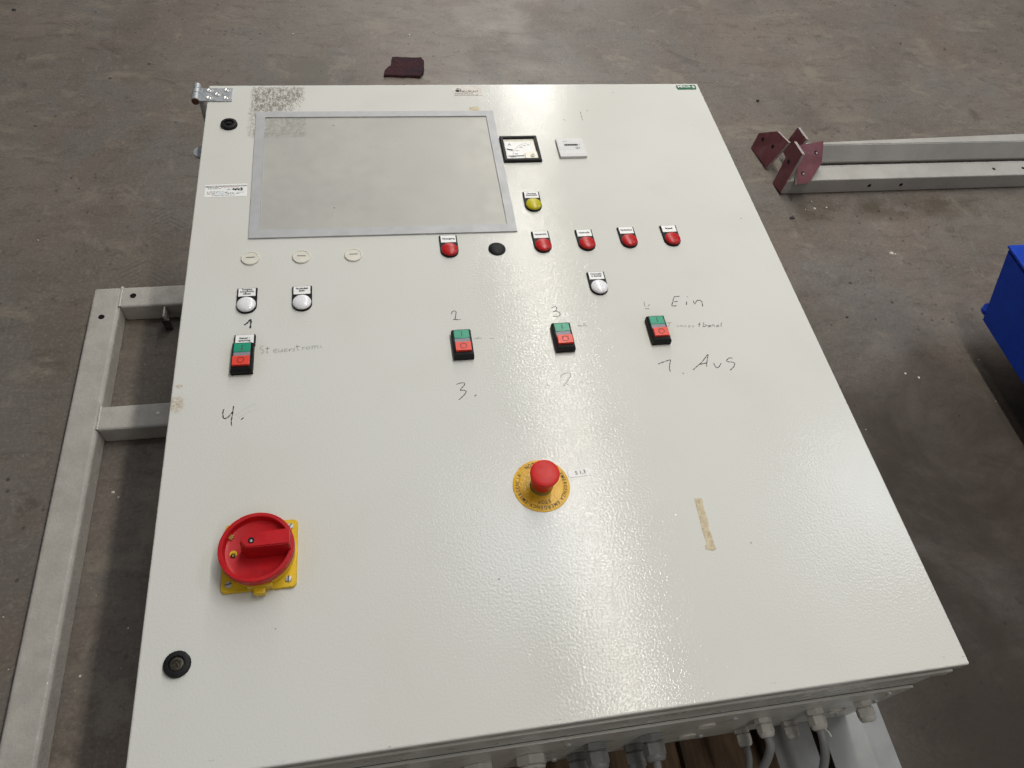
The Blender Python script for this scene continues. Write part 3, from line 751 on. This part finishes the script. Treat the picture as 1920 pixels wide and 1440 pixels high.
# ---- blanking plugs
bm = bmesh.new(); lathe(bm, [(.0148, 0), (.0148, .0012), (.0125, .0030), (.0080, .0040), (.0030, .0044), (.0005, .0045)], 36)
P('blanking_plug', mesh_of(bm, 'blanking_plug', 'rubber'), .4992, .4640, .0001, label='domed black blanking plug')
bm = bmesh.new(); lathe(bm, [(.0146, 0), (.0146, .0018), (.0138, .0026), (.0122, .0026), (.0116, .0019), (.0010, .0019)], 40); PLUG = mesh_of(bm, 'blanking_plug', 'plug')
bm = bmesh.new(); box(bm, -.0068, .0068, -.0007, .0007, .0018, .0021); SLOT = mesh_of(bm, 'plug_slot', 'dark_steel', False)
for x, y, r in ((.0968, .4628, .0), (.1768, .4640, -.06), (.2598, .4648, .02)):
    o = P('blanking_plug', PLUG, x, y, .0001); obj('plug_slot', SLOT, (0, .0012, 0), o, (0, 0, r))

# ---- twin push buttons
def housing_mesh():
    bm = bmesh.new()
    hw, hl, h = .0152, .0256, .0115
    lo = [bm.verts.new((x, y, 0)) for x, y in ((-hw, -hl), (hw, -hl), (hw, hl), (-hw, hl))]
    mi = [bm.verts.new((x, y, h - .003)) for x, y in ((-hw, -hl), (hw, -hl), (hw, hl), (-hw, hl))]
    hi = [bm.verts.new((x, y, h)) for x, y in ((-hw + .002, -hl + .0035), (hw - .002, -hl + .0035), (hw - .002, hl - .001), (-hw + .002, hl - .001))]
    for A, B in ((lo, mi), (mi, hi)):
        for i in range(4): bm.faces.new((A[i], A[(i + 1) % 4], B[(i + 1) % 4], B[i]))
    bm.faces.new(hi)
    bmesh.ops.bevel(bm, geom=bm.edges[:], offset=.0005, segments=2, affect='EDGES')
    return mesh_of(bm, 'twin_push_button', 'black')
HOUS = housing_mesh()
def bx(name, mat, *a, bev=.0005):
    bm = bmesh.new(); box(bm, *a, bev); return mesh_of(bm, name, mat)
GREEN = bx('start_key', 'green_key', -.0118, .0118, .0074, .0232, .010, .0122)
CLEAR = bx('lamp_key', 'clear_key', -.0118, .0118, -.0018, .0072, .010, .0119)
REDK = bx('stop_key', 'red_key', -.0120, .0120, -.0180, -.0020, .010, .0158)
bm = bmesh.new(); ribbon(bm, [(0, -.0042), (0, .0042)], .0009); BAR = mesh_of(bm, 'start_mark', 'ink', False)
bm = bmesh.new(); ribbon(bm, [(.0046 * math.cos(a * PI / 12), .0046 * math.sin(a * PI / 12)) for a in range(25)], .0009); RING = mesh_of(bm, 'stop_mark', 'ink', False)
def twin(x, y, label, rot=0.0):
    o = P('twin_push_button', HOUS, x, y, .0001, CAB, rot, label)
    obj('start_key', GREEN, (0, 0, 0), o); obj('lamp_key', CLEAR, (0, 0, 0), o); obj('stop_key', REDK, (0, 0, 0), o)
    obj('start_mark', BAR, (0, .0152, .0124), o); obj('stop_mark', RING, (0, -.0100, .0160), o)
    return o
twin(.4175, .6655, 'green and red twin push button under the pen 2')
twin(.5760, .6635, 'green and red twin push button under the pen 3')
twin(.7330, .6605, 'green and red twin push button beside the pen word Ein', -.01)
tb = twin(.0950, .6665, 'green and red twin push button with a label plate above', -.01)
bm = bmesh.new(); box(bm, -.0152, .0152, .0258, .0450, 0, .0045, .0006); obj('label_carrier', mesh_of(bm, 'label_carrier', 'black'), (.0010, 0, 0), tb)
bm = bmesh.new(); box(bm, -.0131, .0131, .0275, .0440, .0046, .0050); obj('label_card', mesh_of(bm, 'label_card', 'card', False), (.0010, 0, 0), tb)
obj('lettering', text_mesh('Steuer -', .0050, 'ink', .03, .95), (.001, .0378, .0052), tb)
obj('lettering', text_mesh('spannung', .0050, 'ink', .03, .90), (.001, .0334, .0052), tb)
bm = bmesh.new(); ribbon(bm, [(-.003, -.001), (0, -.0036), (.003, 0)], .0008); ribbon(bm, [(-.005, -.004), (.005, -.004)], .0005); obj('pen_scribble', mesh_of(bm, 'pen_scribble', 'mid', False), (0, .0152, .0124), tb)

# ---- emergency stop
bm = bmesh.new(); lathe(bm, [(.0395, 0), (.0395, .0007), (.0390, .0009), (.0160, .0009), (.0158, .0004)], 64, cap0=False)
es = P('emergency_stop', mesh_of(bm, 'emergency_stop', 'disc'), .4988, .9110, .0001, label='red emergency stop mushroom on a yellow lettered disc')
bm = bmesh.new(); lathe(bm, [(.0158, .0009), (.0158, .0020), (.0150, .0024), (.0150, .0095), (.0142, .0100)], 36); obj('collar', mesh_of(bm, 'collar', 'collar'), (0, 0, 0), es)
bm = bmesh.new(); lathe(bm, [(.0152, .0092), (.0156, .0105), (.0166, .0200), (.0184, .0285), (.0194, .0325), (.0200, .0355), (.0200, .0372), (.0196, .0381), (.0186, .0387), (.0150, .0393), (.0090, .0398), (.0030, .0400), (.0004, .0400)], 48)
obj('mushroom_cap', mesh_of(bm, 'mushroom_cap', 'estop'), (0, 0, 0), es)
def arc_text(s, radius, mid_deg, size, xs, adv):
    """clockwise lettering, heads outwards"""
    for i, ch in enumerate(s):
        if ch == ' ': continue
        a = math.radians(mid_deg - (i - (len(s) - 1) / 2) * adv)
        obj('lettering', text_mesh(ch, size, 'ink', 0.012, xs), (radius * math.cos(a), radius * math.sin(a), .00115), es, (0, 0, a - PI / 2))
arc_text('EMERGENCY', .0330, 270, .0072, .85, 8.6)
arc_text('STOP', .0250, 270, .0072, .85, 11.0)
arc_text('EMERGENCIA', .0330, 185, .0072, .85, 8.3)
arc_text('EMERGENZA', .0330, 352, .0072, .85, 8.6)
arc_text('NOT-AUS', .0330, 92, .0072, .85, 9.0)
bm = bmesh.new()
for dg in (228, 310, 32, 142):
    a = math.radians(dg); ribbon(bm, [(.018 * math.cos(a), .018 * math.sin(a)), (.0385 * math.cos(a), .0385 * math.sin(a))], .0004)
obj('sector_lines', mesh_of(bm, 'sector_lines', 'collar', False), (0, 0, .0011), es)

# ---- main switch
def rrect(w, r, n=6):
    out = []
    for sx, sy, a0 in ((1, 1, 0), (-1, 1, 90), (-1, -1, 180), (1, -1, 270)):
        for i in range(n + 1):
            a = math.radians(a0 + 90 * i / n); out.append((sx * (w - r) + r * math.cos(a), sy * (w - r) + r * math.sin(a)))
    return out
MX, MY = .1305, .9715
bm = bmesh.new(); prism(bm, rrect(.0445, .006), 0, .0038); prism(bm, rrect(.0445, .006), .0038, .0046, .015)
ms = P('main_switch', mesh_of(bm, 'main_switch', 'yellow'), MX, MY, .0001, CAB, -.012, 'red rotary main switch on a yellow plate')
bm = bmesh.new(); lathe(bm, [(.0425, .0044), (.0425, .0185), (.0415, .0195), (.030, .0195)], 56); obj('base_ring', mesh_of(bm, 'base_ring', 'yellow'), (0, 0, 0), ms)
bm = bmesh.new()
lathe(bm, [(.0432, .0196), (.0445, .0206), (.0447, .0320), (.0440, .0332), (.0400, .0334), (.0392, .0328), (.0378, .0235), (.0340, .0222), (.0002, .0222)], 64, cap0=False)
obj('rotary_cup', mesh_of(bm, 'rotary_cup', 'knob'), (0, 0, 0), ms)
bm = bmesh.new()
base = [(-.0225, 0), (-.0130, -.0115), (.0385, -.0120), (.0385, .0120), (-.0130, .0115)]
tp = [(-.0190, 0), (-.0110, -.0092), (.0385, -.0098), (.0385, .0098), (-.0110, .0092)]
lo = [bm.verts.new((x, y, .0224)) for x, y in base]; hi = [bm.verts.new((x, y, .0520)) for x, y in tp]
bm.faces.new(hi); bm.faces.new(list(reversed(lo)))
for i in range(5): bm.faces.new((lo[i], lo[(i + 1) % 5], hi[(i + 1) % 5], hi[i]))
bmesh.ops.bevel(bm, geom=bm.edges[:], offset=.0012, segments=3, affect='EDGES')
hd = obj('handle', mesh_of(bm, 'handle', 'knob'), (.003, .001, 0), ms, (0, 0, .03))
bm = bmesh.new(); lathe(bm, [(.0038, .0), (.0038, .0004), (.0032, .0005)], 20); obj('screw_hole', mesh_of(bm, 'screw_hole', 'black'), (-.0020, .0, .0519), ms)
bm = bmesh.new(); lathe(bm, [(.0015, 0), (.0015, .0006), (.0009, .0006), (.0008, .0002)], 14); obj('hidden_screw', mesh_of(bm, 'hidden_screw', 'steel'), (-.0018, -.0008, .0524), ms)
bm = bmesh.new(); lathe(bm, [(.0044, 0), (.0044, .0004)], 20); obj('padlock_hole', mesh_of(bm, 'padlock_hole', 'yellow'), (-.0280, -.0030, .0222), ms)
bm = bmesh.new(); lathe(bm, [(.0030, 0), (.0030, .0004), (.0018, .0006), (.0016, .0003)], 20); obj('padlock_pin', mesh_of(bm, 'padlock_pin', 'black'), (-.0282, -.0052, .0226), ms)
bm = bmesh.new(); lathe(bm, [(.0016, 0), (.0016, .0005)], 14); obj('padlock_core', mesh_of(bm, 'padlock_core', 'collar'), (-.0280, -.0054, .0232), ms)
obj('cup_notch', bx('cup_notch', 'collar', -.0025, .0025, -.0032, .0032, 0, .0030), (-.0318, .0182, .0228), ms, (0, 0, -.5))
obj('latch_tab', bx('latch_tab', 'yellow', -.0066, .0066, -.0075, .0030, 0, .0100, bev=.0012), (.0025, -.0445, .0030), ms)
obj('latch_block', bx('latch_block', 'yellow', -.0150, .0150, -.0030, .0020, 0, .0120, bev=.0010), (.0030, -.0415, .0044), ms)
bm = bmesh.new(); lathe(bm, [(.0042, 0), (.0042, .0012), (.0034, .0022), (.0004, .0024)], 20); SCR = mesh_of(bm, 'plate_screw', 'steel')
for sx, sy, sr in ((-1, -1, .2), (1, -1, 1.5), (1, 1, .9), (-1, 1, .4)):
    q = obj('plate_screw', SCR, (sx * .0352, sy * .0345, .0046), ms, (0, 0, sr))
    obj('screw_slot', bx('screw_slot', 'black', -.0038, .0038, -.0005, .0005, .0021, .0026, bev=0), (sx * .0352, sy * .0345, .0046), ms, (0, 0, sr))
bm = bmesh.new()
ribbon(bm, [(.0022 * math.cos(a * PI / 8), .0022 * math.sin(a * PI / 8)) for a in range(17)], .0006)
for k in range(3): ribbon(bm, [(.006, -.002 + k * .002), (.011, -.002 + k * .002)], .0004); ribbon(bm, [(.0068 + k * .002, -.0028), (.0068 + k * .002, .0028)], .0004)
obj('moulded_marks', mesh_of(bm, 'moulded_marks', plain('dark_red_relief', (.30, .008, .012), .4), False), (0, -.0300, .0225), ms)

# ---- gland plate with cable glands on the lower side of the cabinet
YB = 1.2127
def on_bottom(x, z): return W(x, YB, z) - CABLOC
bm = bmesh.new(); box(bm, .025, .9925, -1.2127, -1.2086, D - .318, D - .1215, .0006)
me = mesh_of(bm, 'gland_plate', 'body'); me.transform(Matrix.Translation(-CABLOC)); gp = obj('gland_plate', me, (0, 0, 0), CAB)
bm = bmesh.new(); box(bm, .022, .9935, -1.2089, -1.2070, D - .3205, D - .1190)
me = mesh_of(bm, 'gland_seal', 'gap', False); me.transform(Matrix.Translation(-CABLOC)); obj('gland_seal', me, (0, 0, 0), CAB)
def gland(x, z, k, mat, thread=False, rot=0.0):
    bm = bmesh.new()
    hexa(bm, .0125 * k, 0, .0070 * k, (0, 0, 0))
    if thread:
        for i in range(5): lathe(bm, [(.0098 * k, (.0072 + i * .003) * k), (.0106 * k, (.0085 + i * .003) * k), (.0098 * k, (.0100 + i * .003) * k)], 24, '-Y')
    else:
        lathe(bm, [(.0090 * k, .0068 * k), (.0090 * k, .0090 * k)], 24, '-Y')
    o = obj('cable_gland', mesh_of(bm, 'cable_gland', mat), on_bottom(x, z), CAB, (0, rot, 0))
    if not thread:
        bm = bmesh.new()
        hexa(bm, .0122 * k, .0088 * k, .0205 * k, (0, 0, 0))
        lathe(bm, [(.0112 * k, .0200 * k), (.0108 * k, .0235 * k), (.0085 * k, .0262 * k), (.0055 * k, .0264 * k), (.0050 * k, .0225 * k)], 24, '-Y')
        obj('dome_nut', mesh_of(bm, 'dome_nut', mat), (0, 0, 0), o, (0, .3 + rot, 0))
    return o
GL = [(.9464, .1853, 1.05, 'gland', 0), (.8737, .1923, 1.05, 'gland', 0), (.8722, .2800, .95, 'gland', 0), (.7970, .2000, .98, 'gland', 0), (.7953, .2820, .95, 'gland', 0),
      (.6277, .1942, 1.30, 'gland_dark', 0), (.6212, .2740, 1.25, 'gland_dark', 0), (.5469, .1945, 1.30, 'gland_dark', 0), (.5358, .2760, 1.25, 'gland_dark', 0),
      (.4607, .2200, 1.75, 'gland', 1), (.3868, .2330, 1.75, 'gland', 1), (.3050, .2000, 1.3, 'gland', 0)]
for i, (x, z, k, mt, th) in enumerate(GL): gland(x, z, k, mt, bool(th), .25 * (i % 4))
bm = bmesh.new(); lathe(bm, [(.0135, 0), (.0135, .0016), (.0115, .0024), (.0100, .0018), (.0005, .0018)], 28, '-Y'); BP = mesh_of(bm, 'knockout_plug', 'plug')
for x, z in ((.9343, .2400), (.7089, .1900), (.7041, .2680)): obj('knockout_plug', BP, on_bottom(x, z), CAB)
bm = bmesh.new(); lathe(bm, [(.0048, 0), (.0048, .0014), (.0036, .0028), (.0005, .0032)], 18, '-Y'); GS = mesh_of(bm, 'plate_screw', 'steel')
for x, z in ((.5060, .1700), (.5062, .3050), (.7417, .1626), (.7332, .2930), (.9572, .2830), (.9790, .2028), (.9690, .1464)): obj('plate_screw', GS, on_bottom(x, z), CAB)
def cable(x, z, r, pts, mat='cable'):
    bm = bmesh.new(); tube(bm, smooth_path([(0, 0, 0)] + pts, 7), r, 12)
    o = obj('cable', mesh_of(bm, 'cable', mat), on_bottom(x, z) + Vector((0, -.022, 0)), CAB)
    return o
c2 = cable(.8737, .1923, .0062, [(.001, -.020, -.004), (.004, -.045, -.030), (.004, -.075, -.090), (.002, -.10, -.21)])
cable(.7970, .2000, .0060, [(.000, -.018, -.004), (-.008, -.040, -.040), (-.030, -.060, -.100), (-.08, -.09, -.20)])
cable(.7953, .2820, .0052, [(.000, -.020, -.004), (.000, -.045, -.030), (.000, -.080, -.080), (.000, -.12, -.13)])
cable(.6277, .1942, .0058, [(.000, -.022, -.004), (.000, -.050, -.030), (.000, -.080, -.090), (.000, -.11, -.20)])
cable(.5469, .1945, .0058, [(.000, -.022, -.004), (.000, -.050, -.040), (-.01, -.080, -.100), (-.02, -.11, -.20)], 'black')
cable(.6212, .2740, .0058, [(.000, -.022, -.004), (.004, -.050, -.030), (.004, -.080, -.080), (.004, -.12, -.14)])
cable(.5358, .2760, .0058, [(.000, -.022, -.004), (.000, -.050, -.030), (.000, -.080, -.080), (.000, -.12, -.14)])
bm = bmesh.new(); tube(bm, [(0, 0, 0), (.004, -.006, .002), (.006, -.012, .001)], .0010, 6)
obj('tie_end', mesh_of(bm, 'tie_end', 'card'), on_bottom(.8800, .1923) + Vector((0, -.026, 0)), CAB)

# ================================================================ channels and pallet under the cabinet
def channel(name, pts, y0, y1, label):
    """folded sheet channel: profile points (x, depth below the door), extruded along the cabinet"""
    cx = sum(p[0] for p in pts) / len(pts)
    o = bpy.data.objects.new(name, None); COL.objects.link(o); o.location = (cx, -(y0 + y1) / 2, D - .4255)
    tag(o, label, 'steel channel', 'grey steel channels under the cabinet')
    L = (y1 - y0) / 2
    for k, (nm, p, q) in enumerate(zip(('top_flange', 'bend_strip', 'web'), pts, pts[1:])):
        a = Vector((p[0] - cx, 0, .4255 - p[1])); b = Vector((q[0] - cx, 0, .4255 - q[1]))
        d = (b - a).normalized(); n = Vector((-d.z, 0, d.x)) * .004
        bm = bmesh.new()
        lo = [bm.verts.new(v + Vector((0, s_, 0))) for v in (a, b, b - n, a - n) for s_ in (-L,)]
        hi = [bm.verts.new(v + Vector((0, L, 0))) for v in (a, b, b - n, a - n)]
        bm.faces.new(lo); bm.faces.new(list(reversed(hi)))
        for i in range(4): bm.faces.new((lo[i], hi[i], hi[(i + 1) % 4], lo[(i + 1) % 4]))
        obj(nm, mesh_of(bm, nm, 'channel', False), (0, 0, 0), o)
    return o
channel('steel_channel', [(.950, .3330), (1.0165, .3262), (1.0560, .3300), (1.0575, .4250)], .35, 1.62, 'longer grey steel channel at the right edge under the cabinet')
channel('steel_channel', [(.862, .3370), (.8880, .3262), (.9285, .3300), (.9295, .4250)], .35, 1.281, 'grey steel channel ending short, left of the longer channel')

pal = bpy.data.objects.new('wooden_pallet', None); COL.objects.link(pal); pal.location = (.48, -.66, 0)
tag(pal, 'low weathered wooden pallet under the grey cabinet', 'pallet')
ZP = D - .4258
bw = .118; xs = -.43
i = 0
for x, w in ((-.430, .118), (-.300, .135), (-.152, .140), (.000, .135), (.1330, .1175), (.262, .128), (.402, .128)):
    bm = bmesh.new(); box(bm, 0, w, -.66, .62, ZP - .020, ZP, .0015)
    b = obj('deck_board', mesh_of(bm, 'deck_board', 'wood'), (x, random.uniform(-.006, .006), -random.uniform(0, .002)), pal)
for y in (-.60, -.02, .54):
    bm = bmesh.new(); box(bm, -.43, .53, y, y + .09, .0005, ZP - .0225, .0015)
    obj('bearer', mesh_of(bm, 'bearer', 'wood'), (0, 0, 0), pal)

# ================================================================ welded frame on the floor, left
FT = D - .4488
fr = bpy.data.objects.new('welded_stand', None); COL.objects.link(fr); fr.location = (-.31, -.75, 0)
tag(fr, 'welded grey box section frame lying on the floor left of the cabinet', 'steel frame')
def part_w(name, args, bev, mat, parent, seg=3):
    bm = bmesh.new(); box(bm, *args, bev, seg); me = mesh_of(bm, name, mat); me.transform(Matrix.Translation(-parent.location)); return obj(name, me, (0, 0, 0), parent)
part_w('long_tube', (-.3440, -.2820, -1.95, -.0995, .0006, FT), .008, 'frame', fr)
part_w('cross_tube', (-.2835, .02, -.1595, -.1005, .0006, FT - .0008), .005, 'frame', fr)
part_w('cross_tube', (-.2835, .02, -.4830, -.4260, .0006, FT - .0008), .005, 'frame', fr)
part_w('cross_tube', (-.2835, .02, -1.92, -1.86, .0006, FT - .0008), .005, 'frame', fr)
for x, y in ((-.2570, -.1285), (-.3160, -.1870)):
    bm = bmesh.new(); lathe(bm, [(.0068, 0), (.0062, .0005), (.0050, .0005), (.0048, .0002)], 20)
    o = obj('bolt_hole', mesh_of(bm, 'bolt_hole', 'black'), (x + .31, y + .75, FT + .0001), fr)
bm = bmesh.new(); lathe(bm, [(.0032, 0), (.0032, .0006), (.001, .001)], 16); obj('paint_spot', mesh_of(bm, 'paint_spot', 'white_ink'), (-.170 + .31, -.452 + .75, FT - .0007), fr)
bm = bmesh.new(); prism(bm, [(0, .0), (.0, -.040), (.009, -.052), (.020, -.030), (.024, 0)], -.002, .002)
me = mesh_of(bm, 'welded_tab', 'dark_steel', False); me.transform(Matrix.Rotation(-PI / 2, 4, 'Y') @ Matrix.Rotation(PI / 2, 4, 'Z'))
bm = bmesh.new(); box(bm, -.002, .002, -.030, 0, -.022, .006, .0005)
obj('welded_tab', mesh_of(bm, 'welded_tab', 'frame'), (-.188 + .31, -.1595 + .75, FT - .012), fr)
bm = bmesh.new(); box(bm, -.006, .010, -.034, -.029, -.040, -.004, .0005)
obj('welded_tab', mesh_of(bm, 'welded_tab', 'dark_steel'), (-.188 + .31, -.1595 + .75, FT - .012), fr)
# weld beads at the joints
def bead(p0, p1, r=.0035):
    a, b = Vector(p0), Vector(p1); n = 12
    bm = bmesh.new()
    pts = [a.lerp(b, i / n) + Vector((random.uniform(-.0008, .0008), random.uniform(-.0008, .0008), 0)) for i in range(n + 1)]
    tube(bm, pts, r, 8); me = mesh_of(bm, 'weld_bead', 'frame'); me.transform(Matrix.Translation(-fr.location)); obj('weld_bead', me, (0, 0, 0), fr)
bead((-.2825, -.1020, FT - .001), (-.2825, -.1590, FT - .001)); bead((-.2825, -.4270, FT - .001), (-.2825, -.4825, FT - .001))

# ================================================================ two beams with primer-red end plates, right
def beam(name, loc, label):
    o = bpy.data.objects.new(name, None); COL.objects.link(o); o.location = loc
    tag(o, label, 'steel tube', 'grey steel tubes on the floor'); return o
def plate(parent, pts3, t, holes, nrm=None):
    """plate from world corner points, thickness t away from the viewer side"""
    P3 = [Vector(p) for p in pts3]
    c = sum(P3, Vector()) / len(P3)
    n = Vector()
    for i in range(len(P3)): n += (P3[i] - c).cross(P3[(i + 1) % len(P3)] - c)
    n.normalize()
    if nrm is not None and n.dot(Vector(nrm)) < 0: n = -n
    P3 = [p - n * (p - c).dot(n) for p in P3]
    bm = bmesh.new()
    f = [bm.verts.new(p - c) for p in P3]; b = [bm.verts.new(p - c - n * t) for p in P3]
    bm.faces.new(f); bm.faces.new(list(reversed(b)))
    rim = []
    for i in range(len(f)):
        rim.append(bm.faces.new((f[i], b[i], b[(i + 1) % len(f)], f[(i + 1) % len(f)])))
    for fc in rim: fc.material_index = 1
    me = mesh_of(bm, 'end_plate', 'primer', False); me.materials.append(M['torn_edge'])
    o = obj('end_plate', me, c - parent.location, parent)
    q = Vector((0, 0, 1)).rotation_difference(n)
    for h in holes:
        hp = Vector(h); hp = hp - n * (hp - c).dot(n) + n * .0004
        bm = bmesh.new(); lathe(bm, [(.0056, 0), (.0056, .0003)], 18); me = mesh_of(bm, 'bolt_hole', 'black'); me.transform(q.to_matrix().to_4x4())
        obj('bolt_hole', me, hp - c, o)
        bm = bmesh.new(); lathe(bm, [(.0030, 0), (.0030, .0003)], 12); me = mesh_of(bm, 'bolt_hole_light', 'torn_edge'); me.transform(q.to_matrix().to_4x4())
        obj('hole_rim', me, hp - c + n * .0003 + Vector((.001, -.0018, 0)), o)
    return o

lowb = beam('steel_tube', (2.1, .222, 0), 'lower grey square steel tube nearer the cabinet, drilled along its near side')
part_w('box_section', (1.478, 3.3, .1936, .2500, .0008, D - .4485), .004, 'beam', lowb)
for x in (1.7532, 1.8581):
    bm = bmesh.new(); lathe(bm, [(.0055, 0), (.0055, .0005)], 18, '-Y'); obj('bolt_hole', mesh_of(bm, 'bolt_hole', 'black'), (x - 2.1, .1935 - .222, .0250), lowb)
for x in (2.1732, 2.2760):
    bm = bmesh.new(); lathe(bm, [(.0055, 0), (.0055, .0004)], 18); obj('bolt_hole', mesh_of(bm, 'bolt_hole', 'black'), (x - 2.1, .0005, D - .4486), lowb)
plate(lowb, [W(1.490, -.264, .366), W(1.490, -.206, .364), W(1.474, -.190, .490), W(1.468, -.242, .499)], .009, [W(1.484, -.236, .415)], (-1, -.3, .3))

upb = beam('steel_tube', (2.2, .300, 0), 'upper grey steel tube with red paint chips, lying behind the drilled tube')
bm = bmesh.new()
def sect(x, yb): return [bm.verts.new(W(x, y, z) - Vector(upb.location)) for y, z in ((-.2811, .4588), (-.3020, .4100), (yb, .4092), (yb - .012, .4990), (-.3000, .4990))]
A_, B_ = sect(1.560, -.3120), sect(3.3, -.3710)
bm.faces.new(A_); bm.faces.new(list(reversed(B_)))
for i in range(5): bm.faces.new((A_[i], B_[i], B_[(i + 1) % 5], A_[(i + 1) % 5]))
bmesh.ops.bevel(bm, geom=bm.edges[:], offset=.002, segments=2, affect='EDGES')
obj('box_section', mesh_of(bm, 'box_section', 'beam'), (0, 0, 0), upb)
part_w('packing_strip', (1.560, 3.3, .2560, .2760, .0008, D - .4640), .003, 'beam', upb)
plate(upb, [W(1.514, -.272, .386), W(1.600, -.289, .386), W(1.586, -.230, .416), W(1.536, -.176, .443), W(1.495, -.172, .443)], .009, [W(1.570, -.256, .4), W(1.519, -.202, .431)], (0, -.3, 1))
plate(upb, [W(1.545, -.354, .387), W(1.545, -.292, .381), W(1.530, -.300, .470), W(1.530, -.362, .470)], .009, [], (-1, -.2, .3))

farb = beam('steel_plate', (1.49, .36, 0), 'loose primer-red plate with two holes leaning left of the tube ends')
farb['category'] = 'steel plate'; del farb['group']
plate(farb, [W(1.470, -.414, .452), W(1.486, -.357, .402), W(1.496, -.295, .394), W(1.470, -.303, .492), W(1.455, -.404, .497)], .009, [W(1.470, -.385, .452), W(1.482, -.335, .440)], (-1, -.3, .5))

# ================================================================ blue container at the right edge
bc = bpy.data.objects.new('blue_container', None); COL.objects.link(bc); bc.location = (2.15, -.80, 0)
tag(bc, 'blue enamelled steel container cut by the right edge of the picture', 'container')
bm = bmesh.new()
# side profile in (y toward the viewer, depth): sloped far wall
prof = [(.3852, .3971), (.3040, .2310), (1.42, .2310), (1.32, .3971)]
x0, x1 = 1.7542, 2.60
A = [bm.verts.new(W(x0, y, z) - bc.location) for y, z in prof]; B = [bm.verts.new(W(x1, y, z) - bc.location) for y, z in prof]
bm.faces.new(A); bm.faces.new(list(reversed(B)))
for i in range(4): bm.faces.new((A[i], B[i], B[(i + 1) % 4], A[(i + 1) % 4]))
bmesh.ops.bevel(bm, geom=bm.edges[:], offset=.004, segments=3, affect='EDGES')
obj('tub', mesh_of(bm, 'tub', 'blue'), (0, 0, 0), bc)
bm = bmesh.new(); box(bm, 1.7530, 2.61, -1.425, -.3000, D - .2312, D - .2235, .003)
me = mesh_of(bm, 'lid', 'blue'); me.transform(Matrix.Translation(-bc.location)); obj('lid', me, (0, 0, 0), bc)
bm = bmesh.new()
pts = [(.030, -.022)] + [(-.016 * math.cos(a), .020 * math.sin(a)) for a in [(-75 + 15 * i) * PI / 180 for i in range(11)]] + [(.030, .022)]
prism(bm, pts, 0, .010)
obj('side_lug', mesh_of(bm, 'side_lug', 'blue', False), W(1.776, .366, .388) - Vector(bc.location), bc, (0, 0, -.9))
for y0 in (.52, 1.16):
    bm = bmesh.new(); box(bm, 1.90, 2.50, -y0 - .06, -y0, .0008, D - .398, .003); me = mesh_of(bm, 'skid', 'dark_steel'); me.transform(Matrix.Translation(-bc.location)); obj('skid', me, (0, 0, 0), bc)

# ================================================================ maroon scouring pad on the floor
bm = bmesh.new()
pts = [(.354, .775), (.466, .769), (.479, .789), (.485, .852), (.478, .869), (.384, .872), (.380, .832), (.358, .803)]
fine = []
for i, p in enumerate(pts):
    q = pts[(i + 1) % len(pts)]
    for k in range(6):
        t = k / 6; fine.append((p[0] + (q[0] - p[0]) * t + random.uniform(-.0012, .0012) - .42, p[1] + (q[1] - p[1]) * t + random.uniform(-.0012, .0012) - .82))
lo = [bm.verts.new((x, y, .0006 + random.uniform(0, .001))) for x, y in fine]
mi = [bm.verts.new((x * 1.01, y * 1.01, .0055)) for x, y in fine]
hi = [bm.verts.new((x * .97, y * .97, .0095 + random.uniform(-.001, .001))) for x, y in fine]
ce = bm.verts.new((0, 0, .0090))
n = len(fine)
bm.faces.new(list(reversed(lo)))
for a, b in ((lo, mi), (mi, hi)):
    for i in range(n): bm.faces.new((a[i], a[(i + 1) % n], b[(i + 1) % n], b[i]))
for i in range(n): bm.faces.new((hi[i], hi[(i + 1) % n], ce))
pad = obj('scouring_pad', mesh_of(bm, 'scouring_pad', 'pad'), (.42, .82, 0)); tag(pad, 'dark maroon scouring pad with a torn corner lying on the floor', 'scouring pad')
